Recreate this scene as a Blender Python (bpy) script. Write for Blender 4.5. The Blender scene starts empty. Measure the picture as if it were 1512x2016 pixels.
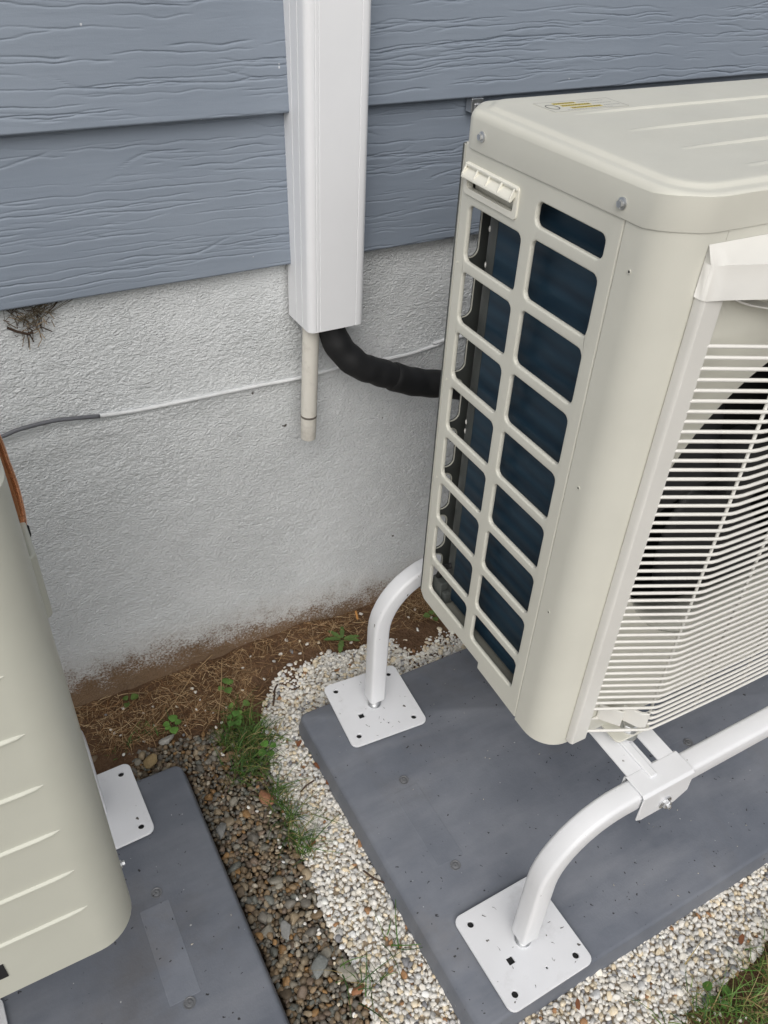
import bpy, bmesh, math, random
import numpy as np
from mathutils import Vector, Matrix
R = math.radians
rng = np.random.default_rng(7)
random.seed(7)
SC = bpy.context.scene
COL = SC.collection

# ------------------------------------------------------------------ camera
cam_d = bpy.data.cameras.new('camera')
cam = bpy.data.objects.new('camera', cam_d); COL.objects.link(cam)
cam.location = (-1.5064, -1.1973, 1.3911)
_p, _y, _r = R(-38.2172), R(30.8943), R(3.1564)
_f = Vector((math.sin(_y)*math.cos(_p), math.cos(_y)*math.cos(_p), math.sin(_p)))
_rt = Vector((math.cos(_y), -math.sin(_y), 0)); _up = _rt.cross(_f)
_rt2 = math.cos(_r)*_rt + math.sin(_r)*_up; _up2 = -math.sin(_r)*_rt + math.cos(_r)*_up
cam.rotation_euler = Matrix((_rt2, _up2, -_f)).transposed().to_euler()
cam_d.sensor_fit = 'VERTICAL'; cam_d.sensor_height = 36.0
cam_d.lens = 1629.4192/2016*36.0
cam_d.clip_start = 0.02; cam_d.clip_end = 400
SC.camera = cam

# ------------------------------------------------------------------ sky, sun, exposure (thin overcast, brighter to the left)
world = bpy.data.worlds.new('World'); SC.world = world; world.use_nodes = True
nt = world.node_tree; nt.nodes.clear()
sky = nt.nodes.new('ShaderNodeTexSky'); sky.sky_type = 'NISHITA'; sky.sun_disc = False
sky.sun_elevation = R(45); sky.sun_rotation = R(-148); sky.air_density = 1.0; sky.dust_density = 4.0; sky.ozone_density = 1.0
hs = nt.nodes.new('ShaderNodeHueSaturation'); hs.inputs['Saturation'].default_value = 0.32
bgn = nt.nodes.new('ShaderNodeBackground'); bgn.inputs['Strength'].default_value = 0.125
wo = nt.nodes.new('ShaderNodeOutputWorld')
nt.links.new(sky.outputs[0], hs.inputs['Color']); nt.links.new(hs.outputs[0], bgn.inputs['Color']); nt.links.new(bgn.outputs[0], wo.inputs['Surface'])
sun_d = bpy.data.lights.new('sun', 'SUN'); sun_d.energy = 1.5; sun_d.angle = R(75); sun_d.color = (1.0, 0.97, 0.92)
sun = bpy.data.objects.new('sun', sun_d); COL.objects.link(sun)
sun.rotation_euler = Vector((0.36, 0.57, -0.69)).to_track_quat('-Z', 'Y').to_euler()
SC.view_settings.view_transform = 'Standard'; SC.view_settings.look = 'None'
SC.view_settings.gamma = 1.0; SC.view_settings.use_curve_mapping = False
SC.view_settings.exposure = -0.12

# ------------------------------------------------------------------ materials
class NT:
    def __init__(s, name):
        s.m = bpy.data.materials.new(name); s.m.use_nodes = True
        s.t = s.m.node_tree; s.b = s.t.nodes['Principled BSDF']
    def n(s, typ, **kw):
        nd = s.t.nodes.new(typ)
        for k, v in kw.items():
            if k in nd.inputs: nd.inputs[k].default_value = v
            else: setattr(nd, k, v)
        return nd
    def l(s, a, b): s.t.links.new(a, b)
    def coord(s): return s.n('ShaderNodeTexCoord').outputs['Object']
    def noise(s, scale, detail=4, rough=.55, vec=None, dist=0.0):
        nd = s.n('ShaderNodeTexNoise'); nd.inputs['Scale'].default_value = scale; nd.inputs['Detail'].default_value = detail
        nd.inputs['Roughness'].default_value = rough; nd.inputs['Distortion'].default_value = dist
        s.l(vec or s.coord(), nd.inputs['Vector']); return nd.outputs['Fac']
    def ramp(s, fac, stops):
        nd = s.n('ShaderNodeValToRGB'); e = nd.color_ramp.elements
        while len(e) < len(stops): e.new(.5)
        for i, (p, c) in enumerate(stops):
            e[i].position = p; e[i].color = (*c, 1) if len(c) == 3 else c
        s.l(fac, nd.inputs['Fac']); return nd.outputs['Color']
    def mix(s, fac, a, b, mode='MIX'):
        nd = s.n('ShaderNodeMix', data_type='RGBA', blend_type=mode)
        for i, v in ((0, fac), (6, a), (7, b)):
            if hasattr(v, 'links') or hasattr(v, 'is_linked'): s.l(v, nd.inputs[i])
            elif i == 0: nd.inputs[0].default_value = v
            else: nd.inputs[i].default_value = (*v, 1)
        return nd.outputs[2]
    def math(s, op, a, b=None, clamp=False):
        nd = s.n('ShaderNodeMath', operation=op, use_clamp=clamp)
        for i, v in ((0, a), (1, b)):
            if v is None: continue
            if hasattr(v, 'is_linked'): s.l(v, nd.inputs[i])
            else: nd.inputs[i].default_value = v
        return nd.outputs[0]
    def bump(s, h, strength=.3, dist=.002, nrm=None):
        nd = s.n('ShaderNodeBump'); nd.inputs['Strength'].default_value = strength; nd.inputs['Distance'].default_value = dist
        s.l(h, nd.inputs['Height'])
        if nrm: s.l(nrm, nd.inputs['Normal'])
        return nd.outputs[0]
    def set(s, col=None, rough=None, metal=None, nrm=None, spec=None):
        for nm, v in (('Base Color', col), ('Roughness', rough), ('Metallic', metal), ('Normal', nrm), ('Specular IOR Level', spec)):
            if v is None: continue
            if hasattr(v, 'is_linked'): s.l(v, s.b.inputs[nm])
            else: s.b.inputs[nm].default_value = (*v, 1) if isinstance(v, tuple) else v
        return s.m

def paint(name, col, rough=.4, var=.06, speck=None, orange=.05, dirt=None):
    """painted or moulded surface: soft tone variation, faint relief, optional specks of dirt"""
    k = NT(name); c = k.coord()
    n1 = k.noise(7, 5, .6, c)
    dark = tuple(v*(1-var*2) for v in col); lite = tuple(min(1, v*(1+var)) for v in col)
    colr = k.ramp(n1, [(.3, dark), (.7, lite)])
    if dirt:
        n3 = k.noise(14, 8, .7, c)
        f = k.ramp(n3, [(.56, (0, 0, 0)), (.75, (.5, .5, .5))])
        colr = k.mix(f, colr, dirt)
    if speck:
        n2 = k.noise(speck[1], 2, .5, c)
        f = k.ramp(n2, [(speck[2], (0, 0, 0)), (speck[2]+.03, (1, 1, 1))])
        colr = k.mix(f, colr, speck[0])
    rr = k.ramp(k.noise(22, 4, .6, c), [(.3, (rough*.85,)*3), (.7, (min(1, rough*1.2),)*3)])
    nr = k.bump(k.noise(420, 2, .5, c), orange, .001)
    return k.set(colr, rr, None, nr)

CREAM = paint('cream_enamel', (.665, .658, .585), .38, .025)
CREAM_SHADED = paint('shaded_cream_enamel', (.60, .605, .525), .42, .025)  # darker copy of the cream enamel: shade on the left unit put into colour
GRILLE_M = paint('off_white_plastic_coating', (.74, .73, .69), .4, .03)
HANDLE_M = paint('ivory_plastic', (.80, .785, .70), .5, .02)
WHITE = paint('white_powder_coat', (.80, .81, .83), .35, .025, ((.10, .08, .06), 95, .735), .06)
WHITE_PLATE = paint('white_powder_coat_plate', (.78, .79, .815), .42, .03, ((.10, .09, .08), 75, .72), .06, (.52, .52, .52))
PVC = paint('white_pvc', (.83, .84, .86), .33, .015)
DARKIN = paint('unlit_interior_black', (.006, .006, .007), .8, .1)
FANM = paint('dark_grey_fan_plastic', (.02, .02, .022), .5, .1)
GALV = paint('dull_galvanised_sheet', (.075, .082, .078), .5, .1)
BASEPAN = paint('base_pan_grey', (.23, .23, .20), .55, .08)
RUBBER = paint('black_foam_insulation', (.0085, .009, .010), .62, .15)
DARKHOLE = paint('shadowed_hole_black', (.015, .015, .016), .7, .1)

def metal(name, col, rough):
    k = NT(name); n = k.noise(60, 4, .6)
    return k.set(k.ramp(n, [(.3, tuple(v*.8 for v in col)), (.7, col)]), k.ramp(k.noise(90), [(.3, (rough*.8,)*3), (.7, (rough*1.3,)*3)]), 1.0)
STEEL = metal('zinc_plated_steel', (.80, .81, .82), .38)
COPPER = metal('copper_tube', (.85, .40, .22), .24)

def siding_mat():
    k = NT('blue_grey_painted_fibre_cement'); c = k.coord()
    n = k.noise(3.2, 6, .6, c)
    col = k.ramp(n, [(.25, (.212, .250, .306)), (.75, (.248, .288, .344))])
    mp = k.n('ShaderNodeMapping'); mp.inputs['Scale'].default_value = (6, 1, 60); k.l(c, mp.inputs['Vector'])
    col = k.mix(k.ramp(k.noise(1.0, 5, .6, mp.outputs[0]), [(.45, (0, 0, 0)), (.8, (.5, .5, .5))]), col, (.262, .302, .36))
    f = k.ramp(k.noise(55, 2, .5, c), [(.775, (0, 0, 0)), (.79, (1, 1, 1))])
    col = k.mix(f, col, (.55, .57, .60))
    b = k.bump(k.noise(1.0, 6, .6, mp.outputs[0]), .35, .002)
    b = k.bump(k.noise(600, 2, .5, c), .08, .001, b)
    return k.set(col, k.ramp(n, [(.3, (.5,)*3), (.7, (.62,)*3)]), None, b)
SIDING = siding_mat()

def plaster_mat():
    k = NT('grey_stucco_render'); c = k.coord()
    big = k.noise(2.2, 5, .6, c); mid = k.noise(9, 5, .6, c)
    base = k.ramp(big, [(.3, (.68, .705, .715)), (.7, (.745, .765, .775))])
    base = k.mix(.3, base, k.ramp(mid, [(.35, (.65, .67, .675)), (.7, (.765, .78, .785))]))
    # pits and dark specks
    pit = k.ramp(k.noise(48, 2, .4, c), [(.765, (0, 0, 0)), (.785, (1, 1, 1))])
    base = k.mix(pit, base, (.10, .09, .08))
    # rain-splashed soil: a ragged brown band along the foot of the wall, higher to the left
    sx = k.n('ShaderNodeSeparateXYZ'); k.l(c, sx.inputs[0])
    left = k.math('MULTIPLY', k.math('SUBTRACT', -0.62, sx.outputs['X']), .085, False)
    left = k.math('MINIMUM', k.math('MAXIMUM', left, 0.0), .062)
    top = k.math('ADD', left, .042)
    nz = k.math('SUBTRACT', k.noise(16, 5, .7, c), .5)
    fine = k.math('SUBTRACT', k.noise(210, 3, .7, c), .5)
    zz = k.math('ADD', k.math('ADD', sx.outputs['Z'], k.math('MULTIPLY', nz, .13)), k.math('MULTIPLY', fine, .22))
    f = k.math('DIVIDE', k.math('SUBTRACT', top, zz), .052)
    f = k.math('ADD', f, .42)
    f = k.math('MINIMUM', k.math('MAXIMUM', f, 0.0), .97)
    blot = k.ramp(k.noise(30, 6, .75, c), [(.47, (0, 0, 0)), (.62, (1, 1, 1))])
    sp_ = k.math('MULTIPLY', blot, k.math('MINIMUM', k.math('MAXIMUM', k.math('DIVIDE', k.math('SUBTRACT', k.math('ADD', top, .065), zz), .11), 0.0), .75))
    base = k.mix(sp_, base, (.16, .10, .058))
    base = k.mix(f, base, k.ramp(mid, [(.3, (.095, .050, .023)), (.7, (.175, .095, .045))]))
    halo = k.math('DIVIDE', k.math('SUBTRACT', k.math('ADD', top, .09), k.math('ADD', sx.outputs['Z'], k.math('MULTIPLY', nz, .09))), .16)
    halo = k.math('MULTIPLY', k.math('MINIMUM', k.math('MAXIMUM', halo, 0.0), 1.0), .45)
    base = k.mix(halo, base, (.33, .235, .15))
    # worm-like render grain
    mp = k.n('ShaderNodeMapping'); mp.inputs['Scale'].default_value = (1, 1, 1.5); k.l(c, mp.inputs['Vector'])
    g1 = k.noise(135, 3, .55, mp.outputs[0], .9)
    mp2 = k.n('ShaderNodeMapping'); mp2.inputs['Scale'].default_value = (.62, 1, 1.1); k.l(c, mp2.inputs['Vector'])
    g2 = k.noise(300, 2, .55, mp2.outputs[0], .3)
    g3 = k.noise(26, 3, .5, c)
    msk = k.ramp(k.noise(5, 3, .6, c), [(.35, (.6,)*3), (.65, (1,)*3)])
    hgt = k.math('ADD', k.math('MULTIPLY', k.math('ADD', k.math('MULTIPLY', g1, .6), k.math('MULTIPLY', g2, .95)), msk), k.math('MULTIPLY', g3, .8))
    return k.set(base, .85, None, k.bump(hgt, 1.0, .0052), .25)
PLASTER = plaster_mat()

def slab_mat(name='slate_grey_moulded_slab', m=1.0):
    k = NT(name); c = k.coord()
    n = k.noise(5, 7, .65, c)
    col = k.ramp(n, [(.3, (.112, .125, .152)), (.5, (.146, .160, .190)), (.72, (.190, .204, .234))])
    # swept dust streaks and brown dirt films
    mp = k.n('ShaderNodeMapping'); mp.inputs['Scale'].default_value = (2.2, 9, 1); mp.inputs['Rotation'].default_value = (0, 0, R(24)); k.l(c, mp.inputs['Vector'])
    s1 = k.ramp(k.noise(1.6, 5, .6, mp.outputs[0]), [(.46, (0, 0, 0)), (.76, (.55,)*3)])
    col = k.mix(s1, col, (.255, .265, .29))
    s2 = k.ramp(k.noise(3.1, 6, .7, c, .4), [(.54, (0, 0, 0)), (.80, (.55,)*3)])
    col = k.mix(s2, col, (.128, .115, .103))
    sp = k.ramp(k.noise(120, 2, .4, c), [(.735, (0, 0, 0)), (.76, (1, 1, 1))])
    col = k.mix(sp, col, (.035, .033, .035))
    sp2 = k.ramp(k.noise(150, 1, .4, c), [(.80, (0, 0, 0)), (.815, (1, 1, 1))])
    col = k.mix(sp2, col, (.42, .42, .42))
    col = k.mix(1.0, col, (m, m, m), 'MULTIPLY')
    b = k.bump(k.noise(260, 3, .6, c), .3, .001)
    b = k.bump(k.noise(30, 3, .6, c), .15, .002, b)
    return k.set(col, k.ramp(n, [(.3, (.46,)*3), (.7, (.62,)*3)]), None, b, .4)
SLAB = slab_mat()

def coil_mat():
    k = NT('blue_fin_coil'); c = k.coord()
    mp = k.n('ShaderNodeMapping'); mp.inputs['Scale'].default_value = (1, .25, 1); k.l(c, mp.inputs['Vector'])
    n = k.noise(38, 3, .5, mp.outputs[0])
    col = k.ramp(n, [(.3, (.009, .025, .046)), (.7, (.017, .046, .078))])
    w = k.n('ShaderNodeTexWave', wave_type='BANDS', bands_direction='Z'); w.inputs['Scale'].default_value = 14; w.inputs['Distortion'].default_value = .6
    k.l(c, w.inputs['Vector'])
    col = k.mix(k.math('MULTIPLY', w.outputs['Fac'], .55), col, (.018, .055, .092))
    return k.set(col, .42, .35, k.bump(w.outputs['Fac'], .3, .002))
COIL = coil_mat()

def soil_mat(name='dry_soil'):
    k = NT(name); c = k.coord()
    n = k.noise(18, 8, .7, c); n2 = k.noise(130, 4, .7, c)
    col = k.ramp(n, [(.3, (.095, .053, .031)), (.55, (.170, .100, .060)), (.75, (.25, .16, .10))])
    col = k.mix(.4, col, k.ramp(n2, [(.35, (.045, .026, .015)), (.7, (.175, .108, .062))]))
    return k.set(col, .95, None, k.bump(k.math('ADD', n2, n), .9, .008), .15)
SOIL = soil_mat()

def ground_mat():
    k = NT('gravelly_ground'); c = k.coord()
    n = k.noise(3, 6, .7, c); v = k.n('ShaderNodeTexVoronoi'); v.inputs['Scale'].default_value = 80; k.l(c, v.inputs['Vector'])
    col = k.ramp(n, [(.35, (.050, .034, .022)), (.55, (.075, .055, .034)), (.7, (.055, .075, .025))])
    col = k.mix(.5, col, k.ramp(v.outputs['Distance'], [(.1, (.03, .022, .016)), (.6, (.11, .085, .06))]))
    return k.set(col, .95, None, k.bump(v.outputs['Distance'], .6, .01), .2)
GROUND = ground_mat()

def vcol_mat(name, rough, bumpscale=300, spec=.3, trans=0):
    k = NT(name); a = k.n('ShaderNodeVertexColor', layer_name='tint'); c = k.coord()
    n = k.noise(bumpscale, 4, .6, c)
    col = k.mix(.35, a.outputs[0], k.ramp(n, [(.3, (.25,)*3), (.7, (.78,)*3)]), 'OVERLAY')
    m = k.set(col, rough, None, k.bump(n, .25, .001), spec)
    return m
PEBBLE = vcol_mat('pebble_stone', .62, 330, .35)
PEBBLE_D = vcol_mat('river_stone', .55, 260, .4)
BLADE = vcol_mat('grass_blade', .5, 200, .35)
STRAW = vcol_mat('dry_straw', .8, 200, .2)
def flat(name, col, rough=.6):
    return paint(name, col, rough, .12)

# ------------------------------------------------------------------ mesh helpers
def obj(name, V, F, mat, parent=None, smooth=False, bevel=0, seg=2, tint=None, autosm=None):
    me = bpy.data.meshes.new(name)
    if isinstance(V, np.ndarray): V = V.tolist()
    if isinstance(F, np.ndarray): F = F.tolist()
    me.from_pydata(V, [], F); me.update()
    if mat: me.materials.append(mat)
    if tint is not None:
        a = me.color_attributes.new('tint', 'FLOAT_COLOR', 'POINT')
        arr = np.ones((len(V), 4), np.float32); arr[:, :3] = tint
        a.data.foreach_set('color', arr.ravel())
    bm = bmesh.new(); bm.from_mesh(me); bmesh.ops.recalc_face_normals(bm, faces=bm.faces)
    bm.to_mesh(me); bm.free()
    if smooth: me.shade_smooth()
    o = bpy.data.objects.new(name, me); COL.objects.link(o)
    if parent: o.parent = parent
    if bevel:
        md = o.modifiers.new('bevel', 'BEVEL'); md.width = bevel; md.segments = seg; md.limit_method = 'ANGLE'; md.angle_limit = R(40)
        md.harden_normals = False
        me.shade_smooth()
        ws = o.modifiers.new('sm', 'WEIGHTED_NORMAL'); ws.keep_sharp = False
    elif autosm:
        me.shade_smooth()
        me.set_sharp_from_angle(angle=R(autosm))
    return o
def big(name, V, F, mat, parent=None, tint=None, smooth=True):
    """large numpy mesh, no normal recalculation"""
    me = bpy.data.meshes.new(name)
    V = np.asarray(V, np.float32); F = np.asarray(F, np.int32); k = F.shape[1]
    me.vertices.add(len(V)); me.vertices.foreach_set('co', V.ravel())
    me.loops.add(F.size); me.loops.foreach_set('vertex_index', F.ravel())
    me.polygons.add(len(F)); me.polygons.foreach_set('loop_start', np.arange(0, F.size, k, dtype=np.int32))
    me.update(calc_edges=True); me.validate()
    me.materials.append(mat)
    if tint is not None:
        a = me.color_attributes.new('tint', 'FLOAT_COLOR', 'POINT')
        arr = np.ones((len(V), 4), np.float32); arr[:, :3] = tint; a.data.foreach_set('color', arr.ravel())
    if smooth: me.shade_smooth()
    o = bpy.data.objects.new(name, me); COL.objects.link(o)
    if parent: o.parent = parent
    return o
def tag(o, label=None, cat=None, group=None, kind=None):
    if label: o['label'] = label
    if cat: o['category'] = cat
    if group: o['group'] = group
    if kind: o['kind'] = kind
    return o
def thing(name, label, cat, loc=(0, 0, 0), rz=0, group=None):
    o = bpy.data.objects.new(name, None); COL.objects.link(o); o.location = loc; o.rotation_euler = (0, 0, rz)
    o.empty_display_size = .1
    return tag(o, label, cat, group)
def copy_child(o, parent, loc=None):
    c = o.copy(); COL.objects.link(c); c.parent = parent
    if loc is not None: c.location = loc
    return c
def join(*parts):
    V, F = [], []
    for v, f in parts:
        k = len(V); V += [tuple(p) for p in v]; F += [tuple(i+k for i in q) for q in f]
    return V, F
def box(x0, x1, y0, y1, z0, z1):
    return [(x, y, z) for z in (z0, z1) for y in (y0, y1) for x in (x0, x1)], \
        [(0, 1, 3, 2), (4, 6, 7, 5), (0, 4, 5, 1), (2, 3, 7, 6), (0, 2, 6, 4), (1, 5, 7, 3)]
def prism(poly, d0, d1, fn=lambda a, b, d: (a, b, d)):
    n = len(poly); V = [fn(a, b, d0) for a, b in poly] + [fn(a, b, d1) for a, b in poly]
    F = [tuple(range(n))[::-1], tuple(range(n, 2*n))] + [(i, (i+1) % n, n+(i+1) % n, n+i) for i in range(n)]
    return V, F
def arc(cx, cy, r, a0, a1, n):
    return [(cx+r*math.cos(R(a0+(a1-a0)*i/n)), cy+r*math.sin(R(a0+(a1-a0)*i/n))) for i in range(n+1)]
def rrect(x0, x1, y0, y1, r, n=4):
    rs = r if isinstance(r, (list, tuple)) else [r]*4
    return arc(x0+rs[0], y0+rs[0], rs[0], 180, 270, n)+arc(x1-rs[1], y0+rs[1], rs[1], 270, 360, n) + \
        arc(x1-rs[2], y1-rs[2], rs[2], 0, 90, n)+arc(x0+rs[3], y1-rs[3], rs[3], 90, 180, n)
def circ(cx, cy, r, n=14): return [(cx+r*math.cos(2*math.pi*i/n), cy+r*math.sin(2*math.pi*i/n)) for i in range(n)]
def holed(name, outer, holes, d0, d1, fn, mat, parent, bevel=0, seg=2):
    """flat sheet with through-holes and thickness; fn maps (a, b, depth) to a point"""
    bm = bmesh.new(); E = []; loops = []
    for lp in [outer]+holes:
        vs = [bm.verts.new(fn(a, b, d0)) for a, b in lp]; loops.append(vs)
        for i in range(len(vs)): E.append(bm.edges.new((vs[i], vs[(i+1) % len(vs)])))
    bmesh.ops.triangle_fill(bm, edges=E, use_beauty=True, use_dissolve=False)
    front = list(bm.faces)
    mp = {}
    for lp, src in zip([outer]+holes, loops):
        for (a, b), v in zip(lp, src): mp[v] = bm.verts.new(fn(a, b, d1))
    for f in front: bm.faces.new([mp[v] for v in reversed(f.verts)])
    for src in loops:
        n = len(src)
        for i in range(n):
            a, b = src[i], src[(i+1) % n]; bm.faces.new((a, b, mp[b], mp[a]))
    bmesh.ops.recalc_face_normals(bm, faces=bm.faces)
    me = bpy.data.meshes.new(name); bm.to_mesh(me); bm.free(); me.materials.append(mat)
    o = bpy.data.objects.new(name, me); COL.objects.link(o); o.parent = parent
    if bevel:
        md = o.modifiers.new('bevel', 'BEVEL'); md.width = bevel; md.segments = seg; md.limit_method = 'ANGLE'; md.angle_limit = R(50)
        me.shade_smooth(); ws = o.modifiers.new('sm', 'WEIGHTED_NORMAL')
    return o
def smooth_path(P, sub=6):
    P = [Vector(p) for p in P]; out = []
    for i in range(len(P)-1):
        p0 = P[max(i-1, 0)]; p1 = P[i]; p2 = P[i+1]; p3 = P[min(i+2, len(P)-1)]
        for k in range(sub):
            t = k/sub
            out.append(.5*((2*p1)+(-p0+p2)*t+(2*p0-5*p1+4*p2-p3)*t*t+(-p0+3*p1-3*p2+p3)*t**3))
    return out+[P[-1]]
def sweep(path, prof, up=(0, 0, 1), scale=None, caps=True):
    P = [Vector(p) for p in path]; n = len(prof); V = []; F = []; ref = Vector(up)
    for i, p in enumerate(P):
        t = (P[min(i+1, len(P)-1)]-P[max(i-1, 0)]).normalized()
        s = t.cross(ref)
        if s.length < 1e-4: s = t.cross(Vector((1, 0, 0)))
        s.normalize(); u = s.cross(t).normalized(); ref = u
        k = scale[i] if scale else 1
        for a, b in prof: V.append(tuple(p+s*a*k+u*b*k))
    for i in range(len(P)-1):
        for j in range(n):
            F.append((i*n+j, i*n+(j+1) % n, (i+1)*n+(j+1) % n, (i+1)*n+j))
    if caps: F += [tuple(range(n))[::-1], tuple(range((len(P)-1)*n, len(P)*n))]
    return V, F
def tube(path, r, n=12, up=(0, 0, 1), scale=None): return sweep(path, circ(0, 0, r, n), up, scale)
def lathe(prof, n=16, M=None):
    """prof: (radius, height) from bottom to top about +z"""
    V, F = [], []
    for r, z in prof: V += [(r*math.cos(2*math.pi*j/n), r*math.sin(2*math.pi*j/n), z) for j in range(n)]
    for i in range(len(prof)-1):
        for j in range(n): F.append((i*n+j, i*n+(j+1) % n, (i+1)*n+(j+1) % n, (i+1)*n+j))
    F += [tuple(range(n))[::-1], tuple(range((len(prof)-1)*n, len(prof)*n))]
    if M is not None: V = [tuple(M @ Vector(v)) for v in V]
    return V, F
def axis_to(loc, d, roll=0):
    q = Vector((0, 0, 1)).rotation_difference(Vector(d).normalized())
    return Matrix.Translation(loc) @ q.to_matrix().to_4x4() @ Matrix.Rotation(roll, 4, 'Z')
def screw_mesh(loc, d, r=.0058):
    hexa = [(r*.62*math.cos(R(60*i+10)), r*.62*math.sin(R(60*i+10))) for i in range(6)]
    a = lathe([(r, 0), (r, .0012), (r*.7, .0020), (r*.6, .0021)], 18, axis_to(loc, d))
    M = axis_to(loc, d)
    V, F = prism(hexa, .002, .0052)
    b = [tuple(M @ Vector(v)) for v in V], F
    return join(a, b)
def noise1(x, n=6, lo=3, hi=30, seed=0):
    g = np.random.default_rng(seed); y = np.zeros_like(x)
    for i in range(n):
        f = np.exp(g.uniform(np.log(lo), np.log(hi))); y += np.sin(x*f+g.uniform(0, 6.28))/f**.7
    return y
def inpoly(P, poly):
    x, y = P[:, 0], P[:, 1]; ins = np.zeros(len(P), bool); n = len(poly)
    for i in range(n):
        x0, y0 = poly[i]; x1, y1 = poly[(i+1) % n]
        c = ((y0 > y) != (y1 > y)) & (x < (x1-x0)*(y-y0)/(y1-y0+1e-12)+x0); ins ^= c
    return ins
def lattice2(x, y, seed=0, octs=4, base=10):
    """cheap value noise on numpy arrays"""
    out = np.zeros_like(x); amp = 1
    for o in range(octs):
        g = np.random.default_rng(seed+o); T = g.random((64, 64)); f = base*2**o
        xi = x*f; yi = y*f; x0 = np.floor(xi).astype(int); y0 = np.floor(yi).astype(int); fx = xi-x0; fy = yi-y0
        fx = fx*fx*(3-2*fx); fy = fy*fy*(3-2*fy)
        a = T[x0 % 64, y0 % 64]; b = T[(x0+1) % 64, y0 % 64]; c = T[x0 % 64, (y0+1) % 64]; d = T[(x0+1) % 64, (y0+1) % 64]
        out += amp*((a*(1-fx)+b*fx)*(1-fy)+(c*(1-fx)+d*fx)*fy-.5); amp *= .5
    return out

# ------------------------------------------------------------------ ground and house wall
o = obj('ground', [(-30, -40, -.012), (30, -40, -.012), (30, .25, -.012), (-30, .25, -.012)], [(0, 1, 2, 3)], GROUND); tag(o, kind='structure')

def soil_height(x, y):
    h = .006+.030*np.clip(1-(-y)/.11, 0, 1)**1.3*np.clip((-.6-x)/.6+.55, .35, 1)
    return h+lattice2(x+9, y+9, 3, 5, 9)*.020
def grid(x0, x1, y0, y1, st):
    xs = np.arange(x0, x1+st/2, st); ys = np.arange(y0, y1+st/2, st); X, Y = np.meshgrid(xs, ys); nx, ny = len(xs), len(ys)
    i = np.arange((ny-1)*nx).reshape(ny-1, nx)[:, :-1].ravel()
    return X.ravel(), Y.ravel(), np.stack([i, i+1, i+nx+1, i+nx], 1)
X, Y, F = grid(-2.1, .5, -.30, .02, .006)
o = big('soil', np.stack([X, Y, soil_height(X, Y)-.012*np.clip((-Y-.14)/.1, 0, 1)], 1), F, SOIL); tag(o, kind='structure')
X, Y, F = grid(-1.0, -.2, -1.5, -.93, .007)
o = big('soil', np.stack([X, Y, -.006+lattice2(X+4, Y+9, 13, 5, 9)*.02+.012*np.clip((-.98-Y)/.05, 0, 1)], 1), F, SOIL); tag(o, kind='structure')

wall = thing('house_wall', 'house wall of blue grey wood-grain boards above a rough grey rendered foundation', 'wall', (0, 0, 0))
obj('foundation', *box(-6, 6, .004, .25, -.3, .93), PLASTER, wall)
def render_coat(x0, x1, z0, z1, st):
    xs = np.arange(x0, x1+st/2, st); zs = np.arange(z0, z1+st/2, st); X, Z = np.meshgrid(xs, zs); nx, nz = len(xs), len(zs)
    wx = X+lattice2(X+5, Z+5, 201, 2, 11)*.030; wz = Z+lattice2(X+7, Z+3, 211, 2, 11)*.022
    n1 = lattice2(wx*.62+3, wz*1.15+3, 221, 2, 185); n2 = lattice2(wx*.8+8, wz*1.3+1, 231, 2, 260); n3 = lattice2(X+2, Z+9, 241, 3, 22)
    msk = np.clip(.78+lattice2(X+6, Z+6, 251, 3, 5)*1.3, .3, 1.15)*np.clip((.90-Z)/.14, .35, 1)
    rid = .5-np.abs(n1)*2.0
    H = (rid*.0007+n1*.0007+n2*.0010)*msk+n3*.0009
    H += .0022*np.exp(-((Z-.655-.02*np.sin(X*5))/.02)**2)   # thicker coat along the cable
    Y = -H
    i = np.arange((nz-1)*nx).reshape(nz-1, nx)[:, :-1].ravel()
    return big('render_coat', np.stack([X.ravel(), Y.ravel(), Z.ravel()], 1), np.stack([i, i+1, i+nx+1, i+nx], 1), PLASTER, wall)
render_coat(-1.62, -.45, -.03, .90, .0019)
obj('render_coat', *box(-6, -1.6204, -.001, .0035, -.3, .93), PLASTER, wall)
obj('render_coat', *box(-.4496, 6, -.001, .0035, -.3, .93), PLASTER, wall)
o = obj('sheathing', *box(-6, 6, .004, .12, .935, 3.2), GALV, wall)

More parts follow.
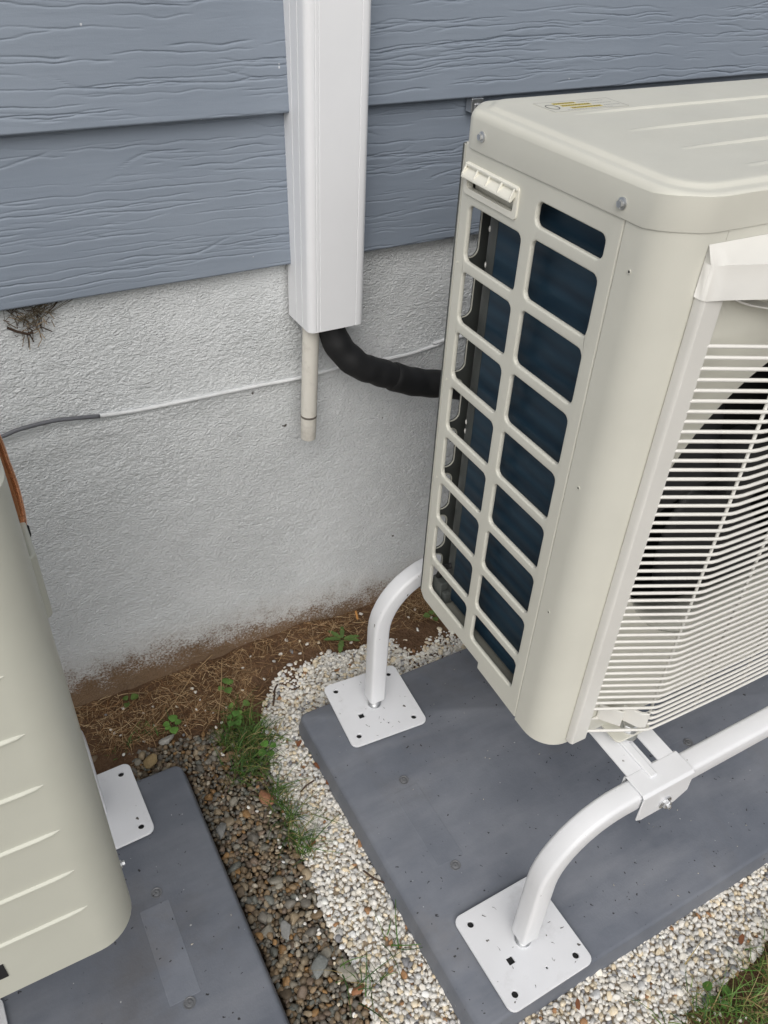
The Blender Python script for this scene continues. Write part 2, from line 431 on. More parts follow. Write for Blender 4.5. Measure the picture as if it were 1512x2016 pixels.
def board(z0, hgt, ybot, ytop, x0, x1, seed, fine=True):
    """one lapped board with wood grain pressed into it as real relief"""
    if not fine:
        V, F = [(x0, ybot, z0), (x1, ybot, z0), (x1, ytop, z0+hgt), (x0, ytop, z0+hgt), (x0, ybot+.009, z0), (x1, ybot+.009, z0), (x1, ytop+.009, z0+hgt), (x0, ytop+.009, z0+hgt)], \
            [(0, 1, 2, 3), (4, 7, 6, 5), (0, 4, 5, 1), (3, 2, 6, 7), (0, 3, 7, 4), (1, 5, 6, 2)]
        return obj('siding_board', V, F, SIDING, wall)
    g = np.random.default_rng(seed)
    dx, dt = .0048, .00072
    xs = np.arange(x0, x1, dx); ts = np.arange(0, hgt, dt); nx, nt_ = len(xs), len(ts)
    H = np.zeros((nt_, nx))
    warpA = noise1(xs, 5, 2.5, 9, seed+1)*.010; warpB = noise1(xs, 5, 2.5, 9, seed+2)*.010
    nst = int(40*(x1-x0)/.22)
    for s in range(nst):
        L = min(.7, g.lognormal(-1.85, .75)); c = g.uniform(x0, x1); t0 = g.uniform(.004, hgt)
        m = (xs > c-L/2) & (xs < c+L/2)
        if m.sum() < 6: continue
        x = xs[m]; u = (x-x[0])/(x[-1]-x[0])
        a = t0/hgt
        tc = t0+warpA[m]*(1-a)+warpB[m]*a
        tc = tc+noise1(x, 4, 25, 110, int(g.integers(1e9)))*.013+noise1(x, 4, 80, 420, int(g.integers(1e9)))*.0095
        if g.random() < .16: tc = tc+g.choice([-1, 1])*g.uniform(.008, .022)*np.clip(1-u/.35, 0, 1)**2
        if g.random() < .16: tc = tc+g.choice([-1, 1])*g.uniform(.008, .022)*np.clip((u-.65)/.35, 0, 1)**2
        dep = g.uniform(.15, 1.0)*np.minimum(1, np.minimum(u, 1-u)*L/.018)*(.75+.25*np.sin(x*g.uniform(20, 90)+g.uniform(0, 6)))
        w = g.uniform(.00055, .00095)
        d = ts[:, None]-tc[None, :]
        groove = -np.exp(-(d/w)**2)*1.0
        lip = np.exp(-((d+.0040)/.0035)**2)*.12
        H[:, m] += (groove+lip)*dep[None, :]
    H = np.clip(H, -1.15, .4)*.0021
    TT, XX = np.meshgrid(ts, xs, indexing='ij')
    H += lattice2(XX*.25, TT*2.0, seed, 3, 14)*.0005
    a = TT/hgt
    YY = ybot+(ytop-ybot)*a-H
    ZZ = z0+TT
    edge = np.clip(1-TT/.003, 0, 1)**2
    YY = YY+edge*.0022
    V = np.stack([XX.ravel(), YY.ravel(), ZZ.ravel()], 1)
    i = np.arange((nt_-1)*nx).reshape(nt_-1, nx)[:, :-1].ravel()
    F = np.stack([i, i+1, i+nx+1, i+nx], 1)
    # bottom edge and back
    k = len(V)
    back = np.array([[x, ybot+.010, z0+.0005] for x in xs])
    top = np.array([[x, ytop+.010, z0+hgt] for x in xs])
    V = np.vstack([V, back, top])
    j = np.arange(nx-1)
    F = np.vstack([F, np.stack([j, k+j, k+j+1, j+1], 1), np.stack([k+j, k+nx+j, k+nx+j+1, k+j+1], 1)])
    return big('siding_board', V, F, SIDING, wall)
board(.8808, .236, -.022, -.010, -2.1, .6, 11)
board(1.1045, .236, -.031, -.0115, -2.1, .6, 29)
for sx in ((-6, -2.103), (.6, 6)):
    board(.8808, .236, -.022, -.010, *sx, 0, False); board(1.1045, .236, -.031, -.0115, *sx, 0, False)
for i in range(2, 10): board(.8808+.2237*i, .236, -.0315, -.0115, -6, 6, 0, False)
obj('siding_clip', *join(box(-.690, -.668, -.032, -.016, 1.083, 1.1035), box(-.684, -.674, -.034, -.03, 1.088, 1.096)), STEEL, wall, bevel=.001)

# ------------------------------------------------------------------ slabs
def slab(x0, x1, label, bolts, inset):
    t = thing('equipment_slab', label, 'slab', ((x0+x1)/2, -.555, 0), 0, 'grey slabs under the outdoor units')
    y0, y1 = -.322, .321; a0, a1 = x0-(x0+x1)/2, x1-(x0+x1)/2
    # chamfered moulded top with slightly flared sides
    rings = [(.004, -.02), (.004, .030), (0.0, .043), (.0, .0460), (-.0004, .0500), (-.0022, .0532), (-.0055, .0550)]
    V, F = [], []
    base = None
    for k, (off, z) in enumerate(rings):
        p = rrect(a0-off, a1+off, y0-off, y1+off, .016+off, 4)
        n = len(p); V += [(x, y, z) for x, y in p]
        if k: F += [((k-1)*n+i, (k-1)*n+(i+1) % n, k*n+(i+1) % n, k*n+i) for i in range(n)]
    F.append(tuple(range((len(rings)-1)*n, len(rings)*n)))
    o = obj('slab_body', V, F, SLAB, t, autosm=38)
    for bx, by in bolts:
        M = Matrix.Translation((bx-(x0+x1)/2, by+.555, .0551))
        v, f = lathe([(.0092, 0), (.0092, .0010), (.0080, .0010), (.0072, .0003), (.0055, .0003), (.0048, .0014), (.0022, .0018), (.0016, .0006)], 18, M)
        obj('cap_screw', v, f, STEEL_DULL, t, autosm=40)
    for ix0, ix1, iy0, iy1 in inset:
        v, f = prism(rrect(ix0-(x0+x1)/2, ix1-(x0+x1)/2, iy0+.555, iy1+.555, .002, 2), .0548, .0556)
        obj('inset_strip', v, f, SLAB_SMOOTH, t, bevel=.0004, seg=1)
    return t
STEEL_DULL = paint('weathered_screw_grey', (.16, .165, .175), .4, .15)
SLAB_SMOOTH = slab_mat('slate_grey_slab_strip', 1.13)
slab(-1.1026, .35, 'long grey moulded slab edged by white pebbles under the unit with the side grille',
     [(-.990, -.459), (-.995, -.643), (-.45, -.459), (-.45, -.643)], [(-1.022, -.972, -.632, -.475), (-.48, -.43, -.632, -.475)])
slab(-2.75, -1.342, 'grey moulded slab beside the dark stones under the unit at the left edge',
     [(-1.454, -.456), (-1.460, -.640)], [(-1.482, -.434, -.64, -.50)][:0]+[(-1.487, -1.440, -.632, -.475)])

# ------------------------------------------------------------------ outdoor unit with the side grille
AC = thing('outdoor_unit', 'cream outdoor unit with open side grid and wire fan grille on a white tube stand', 'outdoor unit', (-.928, -.637, 0), R(-.87), 'heat pump outdoor units')
ZB = .4107; ZT = 1.1365; VB = .288; W = .82; FR = -.068
# side panel: two columns of rounded openings
A0, A1 = .1503, .2560; B0, B1 = .0205, .1305
holes = []
for k in range(8):
    zt = .6655-.0815*k; h = .0675 if k < 7 else .055
    holes.append(rrect(B0, B1, ZB+zt-h, ZB+zt, .0085, 4))
    holes.append(rrect(A0, A1, ZB+zt-.002-h, ZB+zt-.002, .0085, 4))
holes.append(rrect(.1705, .2610, 1.0925, 1.1055, .003, 3))   # hand hole behind the carry handle
holes.append(rrect(B0, B1, ZB+.6805, ZB+.7062, .0085, 4))
outer = [(.0008, ZB-.004), (.103, ZB+.000), (.103, ZB+.012), (.176, ZB+.013), (.176, ZB+.003), (.268, ZB+.004), (.2755, ZB+.010), (.2755, ZT+.004), (.0008, ZT+.004)]
fside = lambda a, b, d: (d, a, b)
sp = holed('side_panel', outer, holes, 0, .007, fside, CREAM, AC, bevel=.0022, seg=2)
# returns of the sheet round the back corner
obj('corner_post', *join(prism([(.0, .2757), (.004, .2757), (.010, .2835), (.012, .2860), (.0105, .2880), (.004, .2845)], ZB+.012, ZT, lambda a, b, d: (a, b, d))), CREAM, AC, autosm=35)
# front corner sheet: flat flank, wide radius, short front return
pl = [(0, -.0010), (0, -.024)]+arc(.044, -.024, .044, 180, 270, 10)[1:]+[(.060, FR)]
pin = [(.060, FR+.002), (.044, FR+.002)]+arc(.044, -.024, .042, 270, 180, 10)[1:]+[(.002, -.0010)]
V, F = prism(pl+pin, ZB-.006, ZT+.012)
col = obj('front_corner_panel', V, F, CREAM, AC, autosm=30)
for dv, dz in ((-.0195, 1.096), (-.0195, .842), (-.0185, .643)):
    v, f = lathe([(.0026, 0), (.0026, .0006), (.0016, .0007), (.0014, .0002)], 12, axis_to((-.0001, dv, dz), (-1, 0, 0)))
    obj('dimple', v, f, CREAM, col, autosm=30)
    v, f = lathe([(.0013, 0), (.0012, .0006)], 10, axis_to((-.0001, dv, dz), (-1, 0, 0)))
    obj('dimple_hole', v, f, DARKHOLE, col)
for dv, dz in ((.268, 1.0), (.266, .835), (.266, .67)):
    v, f = lathe([(.0019, 0), (.0019, .0005), (.0010, .0006), (.0008, .0001)], 10, axis_to((-.0001, dv, dz), (-1, 0, 0)))
    obj('dimple', v, f, CREAM, sp, autosm=30)
# front panel with fan opening
FX, FZ, FRAD = .300, .7767, .2384
ffront = lambda a, b, d: (a, d, b)
fp = holed('front_panel', rrect(.0605, W, ZB-.006, ZT+.012, .001, 1), [circ(FX, FZ, FRAD, 72)], FR, FR+.003, ffront, CREAM, AC)
prof = [(FRAD+.001, -.0028), (FRAD-.006, -.010), (FRAD-.009, -.022), (FRAD-.009, -.06), (FRAD-.007, -.06), (FRAD-.005, -.02), (FRAD+.002, -.004)]
V, F = lathe(prof, 72, axis_to((FX, FR, FZ), (0, -1, 0)))
F = F[:-2]
obj('fan_shroud', V, F, CREAM, AC, smooth=True)
# fan
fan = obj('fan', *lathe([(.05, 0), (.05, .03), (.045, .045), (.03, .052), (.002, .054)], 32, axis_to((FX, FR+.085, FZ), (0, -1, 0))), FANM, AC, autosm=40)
for b in range(3):
    V, F = [], []
    for i in range(7):
        rr = .045+(.222-.045)*i/6; sw = .35*(i/6)**1.5
        for j in range(9):
            a = R(120*b+20)+sw+(j/8-.5)*(1.25-.25*i/6)
            V.append((FX+rr*math.cos(a), FR+.075-.05*(j/8-.5)-.02*(i/6), FZ+rr*math.sin(a)))
    for i in range(6):
        for j in range(8): F.append((i*9+j, i*9+j+1, (i+1)*9+j+1, (i+1)*9+j))
    bl = obj('fan_blade', V, F, FANM, fan, smooth=True)
    bl.modifiers.new('t', 'SOLIDIFY').thickness = .003
# interior
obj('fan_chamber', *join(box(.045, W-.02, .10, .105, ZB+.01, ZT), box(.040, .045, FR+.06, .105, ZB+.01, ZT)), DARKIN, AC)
# base pan, back guard and far flank
obj('base_pan', *join(box(.030, W-.004, FR+.020, VB-.010, ZB+.004, ZB+.022), box(.008, .030, -.015, VB-.012, ZB+.003, ZB+.022)), BASEPAN, AC, bevel=.002)
rg = []
for k in range(8):
    zt = .655-.0815*k
    if ZB+zt-.066 > ZB: rg.append(rrect(.0085, .0385, ZB+zt-.0685, ZB+zt, [.001, .011, .014, .001], 5))
holed('rear_guard', rrect(.0125-.010, W-.002, ZB+.012, ZT, .001, 1), rg, VB-.0065, VB-.0035, ffront, GALV, AC)
for lp in rg:
    v, f = sweep([(a, VB-.007, b) for a, b in lp[4:-4]], circ(0, 0, .0011, 6), (0, 1, 0)); obj('guard_edge', v, f, CREAM, AC, smooth=True)
obj('far_flank', *box(W, W+.002, FR, VB-.003, ZB-.004, ZT), CREAM, AC)
# coil behind the side panel
obj('condenser_coil', *box(.022, .040, FR+.012, .222, ZB+.035, ZT-.005), COIL, AC)
ce = arc(.0225+.05, .223, .0505, 180, 100, 8); ce2 = arc(.0225+.05, .223, .0485, 100, 180, 8)
obj('coil_end_plate', *prism(ce+ce2, ZB+.024, ZT-.004), GALV, AC, autosm=40)
obj('coil_header', *join(tube([(.030, .226, ZB+.03), (.030, .226, ZT-.02)], .0035, 10)), GALV, AC, smooth=True)
for zz in (1.045, 1.000, .77, .755):
    obj('rivet', *lathe([(.0042, 0), (.003, .0015), (.0005, .002)], 10, axis_to((.0285, .2465, zz), (-.75, .45, 0))), GRILLE_M, AC, smooth=True)
v, f = tube(smooth_path([(.03, .262, ZB+.022), (.018, .258, ZB+.05), (.016, .245, ZB+.085), (.024, .232, ZB+.10)], 5), .005, 8); obj('sensor_cable', v, f, RUBBER, AC, smooth=True)
obj('valve_bracket', *join(box(.010, .036, .236, .262, ZB+.022, ZB+.060), box(.012, .03, .225, .235, ZB+.022, ZB+.045)), GALV, AC, bevel=.002)

# carry handle moulded into the side panel
HV0, HV1 = .1655, .2660; HZ = 1.0925
hd = holed('carry_handle', rrect(HV0-.0035, HV1+.002, HZ-.007, 1.1210, .005, 4), [rrect(HV0+.004, HV1-.004, HZ+.000, 1.1060, .003, 3)], -.0022, .0012, fside, HANDLE_M, sp, bevel=.001)
V, F = prism([(-.0022, 1.1150), (-.0092, 1.1085), (-.0098, 1.1050), (-.0078, 1.1040), (-.0015, 1.1100)], HV0+.001, HV1-.001, lambda a, b, d: (a, d, b))
sh = (V, F)
top = prism([(-.0005, 1.1215), (-.0042, 1.1200), (-.0042, 1.1172), (-.0005, 1.1165)], HV0-.002, HV1, lambda a, b, d: (a, d, b))
ribs = [prism([(-.0030, 1.1190), (-.0050, 1.1180), (-.0096, 1.1090), (-.0090, 1.1070), (-.0022, 1.1130)], HV0+.001+(HV1-HV0-.0042)*i/4, HV0+.0032+(HV1-HV0-.0042)*i/4, lambda a, b, d: (a, d, b)) for i in range(5)]
obj('handle_grip', *join(sh, top, *ribs), HANDLE_M, sp, bevel=.0007)
obj('handle_recess', *join(box(.0130, .0150, HV0, HV1, HZ-.006, 1.114)), HANDLE_M, sp)

# lid
def lid_outline(ins, n=8):
    x0, x1, y0, y1 = -.0018+ins, W+.004-ins, FR-.0015+ins, VB+.012-ins
    r = .046-ins*.6; q = .024-ins*.3; t = .4142
    c = .030-ins*.2     # chamfer across the back corner
    return arc(x0+r, y0+r, r, 180, 270, n)+arc(x1-r, y0+r, r, 270, 360, n)+arc(x1-.02, y1-.02, .02, 0, 90, n) + \
        arc(x0+c+q*t, y1-q, q, 90, 135, 4)+arc(x0+q, y1-c-q*t, q, 135, 180, 4)
rings = [(.0035, ZT+.0050), (.0002, ZT-.0005), (0, ZT+.0006), (0, ZT+.031), (.0006, ZT+.0345), (.0022, ZT+.0380), (.0050, ZT+.0402), (.0085, ZT+.0408), (.0130, ZT+.0410), (.0155, ZT+.0416), (.0180, ZT+.0438), (.0200, ZT+.0446), (.0240, ZT+.0448), (.032, ZT+.0448)]
V, F = [], []
for k, (ins, z) in enumerate(rings):
    p = lid_outline(ins); n = len(p); V += [(x, y, z+.0085*min(1, max(0, -y/.06))*(1 if k < 4 else 0)) for x, y in p]
    if k: F += [((k-1)*n+i, (k-1)*n+(i+1) % n, k*n+(i+1) % n, k*n+i) for i in range(n)]
F.append(tuple(range((len(rings)-1)*n, len(rings)*n)))
LZ = ZT+.0448
lid = obj('lid', V, F, CREAM, AC, autosm=60)
def ridge(x0, x1, y, w, h):
    V, F = [], []
    P = [(x0-.03, 0), (x0, .25), (x0+.05, 1), (x1, 1)]
    xs = [x0, x0+.02, x0+.05, x0+.10, x1]; am = [.0, .35, .7, 1, 1]
    sec = [(-.5, -.2), (-.32, .25), (-.12, .9), (0, 1), (.12, .9), (.32, .25), (.5, -.2)]
    for x, a in zip(xs, am): V += [(x, y+s*w, LZ+h*q*a) for s, q in sec]
    m = len(sec)
    for i in range(len(xs)-1):
        for j in range(m-1): F.append((i*m+j, (i+1)*m+j, (i+1)*m+j+1, i*m+j+1))
    return obj('ridge', V, F, CREAM, lid, smooth=True)
for rx, ry in ((.085, .195), (.095, .1195), (.100, .0475), (.12, -.018)): ridge(rx, W-.06, ry, .012, .0022)
obj('screw', *screw_mesh((-.0019, .2410, 1.1535), (-1, 0, 0)), STEEL, lid, autosm=35)
obj('screw', *screw_mesh((-.0019, .0060, 1.1520), (-1, 0, 0)), STEEL, lid, autosm=35)
# printed notice on the lid
lb = obj('warning_label', *prism(rrect(.066, .174, .2060, .2480, .002, 2), LZ+.0001, LZ+.0003), CREAM, AC)
def inked(name, quads, mat, z):
    return obj(name, *join(*[prism([(a, b), (c, b), (c, d), (a, d)], z, z+.0001) for a, b, c, d in quads]), mat, lb)
YEL = flat('yellow_print', (.62, .50, .08), .5); INK = flat('grey_ink', (.09, .09, .085), .6); INKL = flat('pale_grey_ink', (.40, .40, .385), .6)
yb = [(.0875, .2355, .119, .2415), (.0925, .2255, .134, .2320), (.0985, .2150, .142, .2210)]
inked('yellow_band', yb, YEL, LZ+.0004)
tx = []
for a, b, c, d in yb:
    x = a+.001
    while x < c-.002:
        w = random.uniform(.0012, .0042); tx.append((x, (b+d)/2-.0011, min(x+w, c-.001), (b+d)/2+.0009)); x += w+.0010
inked('lettering', tx, INK, LZ+.0006)
tx = []
for yy, xa, xb in ((.2395, .123, .158), (.2295, .138, .163), (.2190, .146, .166), (.2110, .088, .15)):
    x = xa
    while x < xb:
        w = random.uniform(.0015, .004); tx.append((x, yy-.0007, x+w, yy+.0007)); x += w+.001
inked('small_lettering', tx, INKL, LZ+.0004)
inked('label_border', [(.067, .2066, .1733, .2071), (.067, .2470, .1733, .2475), (.067, .2071, .0675, .2470), (.1728, .2071, .1733, .2470)], INKL, LZ+.0004)
obj('warning_symbol', *join(*[sweep([(.0785+.0072*math.cos(t), .2265+.0095*math.sin(t), LZ+.0004) for t in [2*math.pi*i/24 for i in range(25)]], [(-.0005, 0), (.0005, 0), (.0005, .0002), (-.0005, .0002)], (0, 0, 1))]), INK, lb)

# wire fan grille
GR = obj('fan_grille', *prism([(.0395, FR-.0003), (.0395, FR-.0085), (.0425, FR-.0125), (.0665, FR-.0125), (.0665, FR-.0003)], ZB+.004, 1.0935), GRILLE_M, AC, bevel=.0012)
obj('side_rail', *prism([(.560, FR-.0003), (.560, FR-.0125), (.586, FR-.0125), (.589, FR-.0085), (.589, FR-.0003)], ZB+.004, 1.0935), GRILLE_M, GR, bevel=.0012)
# hood closing the top of the basket
hb = [(.0385, FR-.0003), (.0385, FR-.0090), (.0415, FR-.0135), (.058, FR-.0175), (.115, FR-.0375), (.150, FR-.0470), (.20, FR-.0500), (.44, FR-.0500), (.53, FR-.03), (.589, FR-.0135), (.592, FR-.0003)]
ht = [(.0395, FR-.0003), (.0395, FR-.0085), (.0425, FR-.0120), (.058, FR-.0155), (.115, FR-.0335), (.150, FR-.0420), (.20, FR-.0445), (.44, FR-.0445), (.53, FR-.027), (.588, FR-.0120), (.591, FR-.0003)]
nb = len(hb)
V = [(x, y, 1.0865-.002) for x, y in hb]+[(x, y, 1.1175) for x, y in ht]+[(x, FR-.0003, 1.1335) for x, y in ht]
F = [tuple(range(nb))[::-1]]+[(i, i+1, nb+i+1, nb+i) for i in range(nb-1)]+[(nb+i, nb+i+1, 2*nb+i+1, 2*nb+i) for i in range(nb-1)]+[(0, nb, 2*nb), (nb-1, 2*nb-1, 3*nb-1)]
F = [f for f in F]
hood = obj('grille_hood', V, F, GRILLE_M, AC, bevel=.0025, seg=3)
obj('hood_ridge', *sweep([(.10, FR-.0215, 1.1245), (.16, FR-.0275, 1.1238), (.44, FR-.0285, 1.1235)], [(-.002, -.001), (.002, -.001), (.001, .0012), (-.001, .0012)], (0, 0, 1)), GRILLE_M, hood, bevel=.0005)
WR = .0022
def wire_path(z, x0=.0665):
    P = [(.0600, FR-.0085, z), (.0680, FR-.0120, z)] if x0 < .1 else [(x0, FR-.0465, z)]
    if x0 < .1: P += [(.0990, FR-.0262, z), (.1290, FR-.0400, z)]
    P += [(.1375, FR-.0440, z), (.1455, FR-.0472, z), (.1540, FR-.0485, z), (.18, FR-.0490, z), (.30, FR-.0500, z), (.44, FR-.0490, z), (.465, FR-.0480, z), (.500, FR-.038, z), (.560, FR-.0110, z)]
    return P
w0 = obj('grille_wire', *tube(wire_path(0), WR, 8), GRILLE_M, GR, smooth=True)
w0.location = (0, 0, 1.0335)
NW = 46
for i in range(1, NW):
    copy_child(w0, GR, (0, random.uniform(-.0002, .0002), 1.0335-.01229*i+random.uniform(-.00015, .00015)))
copy_child(w0, GR, (0, 0, ZB+.0205))
w1 = obj('grille_wire', *tube(wire_path(0, .149), WR, 8), GRILLE_M, GR, smooth=True)
w1.location = (0, 0, .4685)
for z in (.4565, .4440): copy_child(w1, GR, (0, 0, z))
v0 = obj('grille_upright', *tube([(0, 0, ZB+.0185), (0, 0, 1.088)], .0021, 8, (0, 1, 0)), GRILLE_M, GR, smooth=True)
v0.location = (.1440, FR-.0430, 0)
for i in range(1, 4): copy_child(v0, GR, (.1440+.0965*i, FR-.0453, 0))
obj('grille_bracket', *sweep([(.088, FR-.004, 1.077), (.105, FR-.009, 1.071), (.235, FR-.030, 1.040)], [(-.0075, -.001), (.0075, -.001), (.0075, .001), (-.0075, .001)], (0, 0, 1)), GRILLE_M, GR, bevel=.0006)
# grille clip at the foot
cl = [(.088, FR-.001), (.088, FR-.006), (.108, FR-.030), (.118, FR-.022), (.130, FR-.043), (.140, FR-.048), (.142, FR-.045), (.133, FR-.039), (.119, FR-.017), (.108, FR-.025), (.091, FR-.003)]
obj('grille_clip', *prism(cl, ZB+.028, ZB+.058), GRILLE_M, GR, bevel=.001)
obj('clip_gusset', *prism([(.076, FR-.001), (.118, FR-.020), (.140, FR-.043), (.139, FR-.012), (.12, FR-.001)], ZB+.0275, ZB+.030), GRILLE_M, GR, bevel=.0006)
# mounting foot and its bolt
obj('mounting_foot', *prism(rrect(.110, .176, FR-.034, FR+.02, .008, 3), ZB-.010, ZB-.006), CREAM, AC, bevel=.001)
obj('foot_bolt', *join(lathe([(.0150, -.019), (.0150, -.0165), (.0135, -.0165)], 20, Matrix.Translation((.143, FR-.021, ZB))), lathe([(.0105, -.0165), (.0105, -.0105), (.009, -.0095)], 6, Matrix.Translation((.143, FR-.021, ZB))), lathe([(.0125, -.006), (.0125, -.004), (.0105, -.004)], 20, Matrix.Translation((.143, FR-.021, ZB))), lathe([(.010, -.004), (.010, .0035), (.009, .0045)], 6, Matrix.Translation((.143, FR-.021, ZB)))), STEEL, AC, autosm=35)

# ------------------------------------------------------------------ tube stand under that unit
def plate(parent, cx, cy, rot, s=.160):
    h = s/2; c, si = math.cos(rot), math.sin(rot)
    fn = lambda a, b, d: (cx+c*a-si*b, cy+si*a+c*b, d)
    d = .0585
    hl = [circ(sx*.059, sy*.059, .0052, 14) for sx in (-1, 1) for sy in (-1, 1)]
    hl.append([(-.041, -.022), (-.030, -.022), (-.030, -.011), (-.041, -.011)])
    hl.append([(.006, -.054), (.009, -.054), (.009, -.050), (.006, -.050)])
    o = holed('base_plate', rrect(-h, h, -h, h, .013, 5), hl, .0585, .0635, fn, WHITE_PLATE, parent, bevel=.0009)
    v, f = prism(rrect(-h+.003, h-.003, -h+.003, h-.003, .012, 4), .0554, .0580); v = [fn(*p) for p in v]
    obj('rubber_pad', v, f, RUBBER, o)
    return o
SQ = rrect(-.0165, .0165, -.0165, .0165, .0062, 3)
def leg_path(x0, y, z0, zt, xe, r=.118):
    return [(x0, y, z0), (x0, y, z0+.06), (x0, y, zt-r)]+[(x0+r-r*math.cos(R(a)), y, zt-r+r*math.sin(R(a))) for a in range(9, 91, 9)]+[(xe, y, zt)]
ST = thing('unit_stand', 'white bent tube stand with two square base plates carrying the unit with the side grille', 'stand', (-.968, -.54, 0), 0, 'white stands of the outdoor units')
def stand_local(v): return [(x+.968, y+.54, z) for x, y, z in v]
for (cx, cy, rot, zt) in ((-.9704, -.7991, R(.75), .3630), (-.9582, -.2847, R(-4), .3930)):
    pt_ = plate(ST, cx+.968, cy+.54, rot)
    v, f = sweep(leg_path(cx, cy, .0880, zt, -.02), SQ, (0, 1, 0)); obj('tube_frame', stand_local(v), f, WHITE, ST, autosm=50)
    v, f = lathe([(.0135, .0634), (.0135, .0660), (.0100, .0662), (.0100, .068), (.0108, .0690), (.0100, .070), (.0108, .0715), (.0100, .073), (.0108, .0745), (.0100, .076), (.0108, .0775), (.0100, .079), (.0108, .0805), (.0100, .082), (.0108, .0835), (.0100, .085), (.0108, .0865), (.0100, .089)], 18, Matrix.Translation((cx, cy, 0)))
    obj('levelling_bolt', stand_local(v), f, STEEL, ST, autosm=40)
# cross rail with a slot, laid from tube to tube
fr_ = lambda a, b, d: (a+.968, b+.54, d+.3835+(b+.80)*.030)
rail = holed('cross_rail', [(-.831, -.812), (-.742, -.812), (-.742, -.262), (-.831, -.262)], [rrect(-.7835, -.7715, -.785, -.715, .0058, 4), rrect(-.7835, -.7715, -.40, -.33, .0058, 4)], -.003, 0, fr_, WHITE, ST, bevel=.0008)
obj('rail_flange', *join(*[([fr_(*p) for p in box(a, b, -.80, -.27, c, d)[0]], box(0, 1, 0, 1, 0, 1)[1]) for a, b, c, d in ((-.8045, -.7915, -.0005, .0045),)]), WHITE, rail, bevel=.002, seg=3)
def clamp(y, zt, s):
    V, F = prism([(y+.0215*s, zt-.012), (y+.0215*s, zt+.017), (y+.0175*s, zt+.0215), (y-.0175*s, zt+.0215), (y-.0215*s, zt+.0175), (y-.0215*s, zt-.018), (y-.0190*s, zt-.018), (y-.0190*s, zt+.0165), (y-.0165*s, zt+.019), (y+.0165*s, zt+.019), (y+.0190*s, zt+.0165), (y+.0190*s, zt-.012)], -.834, -.7365, lambda a, b, d: (d+.968, a+.54, b))
    o = obj('tube_clamp', V, F, WHITE, ST, bevel=.0012)
    V, F = prism([(-.834, zt-.010), (-.834, zt-.034), (-.823, zt-.040), (-.759, zt-.040), (-.7365, zt-.024), (-.7365, zt-.010)], y-.0216*s, y-.0190*s, lambda a, b, d: (a+.968, d+.54, b))
    obj('clamp_flap', V, F, WHITE, o, bevel=.0009)
    v, f = lathe([(.0115, 0), (.0115, .0022), (.0098, .0024), (.0098, .0028)], 20, axis_to((-.783+.968, y-.0217*s+.54, zt-.022), (0, -s, 0)))
    obj('clamp_washer', v, f, STEEL, o, autosm=35)
    M = axis_to((-.783+.968, y-.0217*s+.54, zt-.022), (0, -s, 0), .3)
    v, f = lathe([(.0074, .0026), (.0074, .0070), (.0062, .0082)], 6, M); v2 = lathe([(.0035, .0080), (.0035, .0110), (.0028, .0116)], 10, M)
    obj('clamp_bolt', *join((v, f), v2), STEEL, o, autosm=35)
clamp(-.7991, .3630, 1)
clamp(-.2847, .3930, -1)

# ------------------------------------------------------------------ outdoor unit at the left edge
A2 = thing('outdoor_unit', 'cream outdoor unit in a shade-darkened colour, cut by the left edge, horizontal ribs pressed into its front', 'outdoor unit', (-1.497, -.650, 0), 0, 'heat pump outdoor units')
ZB2, ZT2 = .420, 1.042
pl = [(-.80, -.045), (-.045, -.045)]
def body_outline(ins):
    x0, x1, y0, y1 = -.80+ins, 0-ins, -.045+ins, .275-ins
    r = .045
    return [(x0, y0)]+arc(x1-r+ins*.5, y0+r-ins*.5, r-ins*.5, 270, 360, 10)+arc(x1-.012, y1-.012, .012, 0, 90, 4)+[(x0, y1)]
rr_ = [(.003, ZB2), (0, ZB2+.002), (0, ZT2-.004), (.003, ZT2)]
V, F = [], []
for k, (ins, z) in enumerate(rr_):
    p = body_outline(ins); n = len(p); V += [(x, y, z) for x, y in p]
    if k: F += [((k-1)*n+i, (k-1)*n+(i+1) % n, k*n+(i+1) % n, k*n+i) for i in range(n)]
F += [tuple(range(n))[::-1], tuple(range(3*n, 4*n))]
body = obj('cabinet', V, F, CREAM_SHADED, A2, autosm=35)
def press(x1, z):
    xs = [-.42, x1-.02, x1-.008, x1]; am = [1, 1, .8, .0]
    sec = [(-.0046, -.0003), (-.0036, .0006), (-.0020, .0024), (-.0008, .0030), (.0004, .0026), (.0012, .0012), (.0020, -.0003)]
    V, F = [], []
    for x, a in zip(xs, am): V += [(x, -.045-h*a-(.0004*(1-a)*-1), z+s*(1 if a else .3)) for s, h in sec]
    m = len(sec)
    for i in range(len(xs)-1):
        for j in range(m-1): F.append((i*m+j, (i+1)*m+j, (i+1)*m+j+1, i*m+j+1))
    return obj('pressed_rib', V, F, CREAM_SHADED, body, smooth=True)
for i in range(6): press(-.0415, .521+.0724*i)
obj('vent_slot', *box(-.160, -.134, -.0462, -.0450, ZB2+.040, ZB2+.066), DARKHOLE, A2)
obj('screw', *screw_mesh((.0005, .035, ZB2+.018), (1, 0, 0), .005), STEEL, A2, autosm=35)
obj('valve_cover', *prism([(.0002, .09), (.0075, .095), (.0075, .22), (.0002, .225)], .80, .880), CREAM_SHADED, A2, bevel=.003)
P = smooth_path([(-.066, .13, 1.12), (-.018, .14, 1.045), (.0005, .146, .990), (.0045, .149, .945), (.0058, .150, .918), (.0050, .151, .888), (.0025, .152, .868)], 5)
obj('copper_pipe', *tube(P, .0052, 14, (0, 1, 0)), COPPER, A2, smooth=True)
obj('pipe_nut', *lathe([(.0075, 0), (.0075, .012), (.006, .014)], 6, axis_to((.0022, .152, .858), (0, 0, 1))), DARKHOLE, A2, autosm=35)
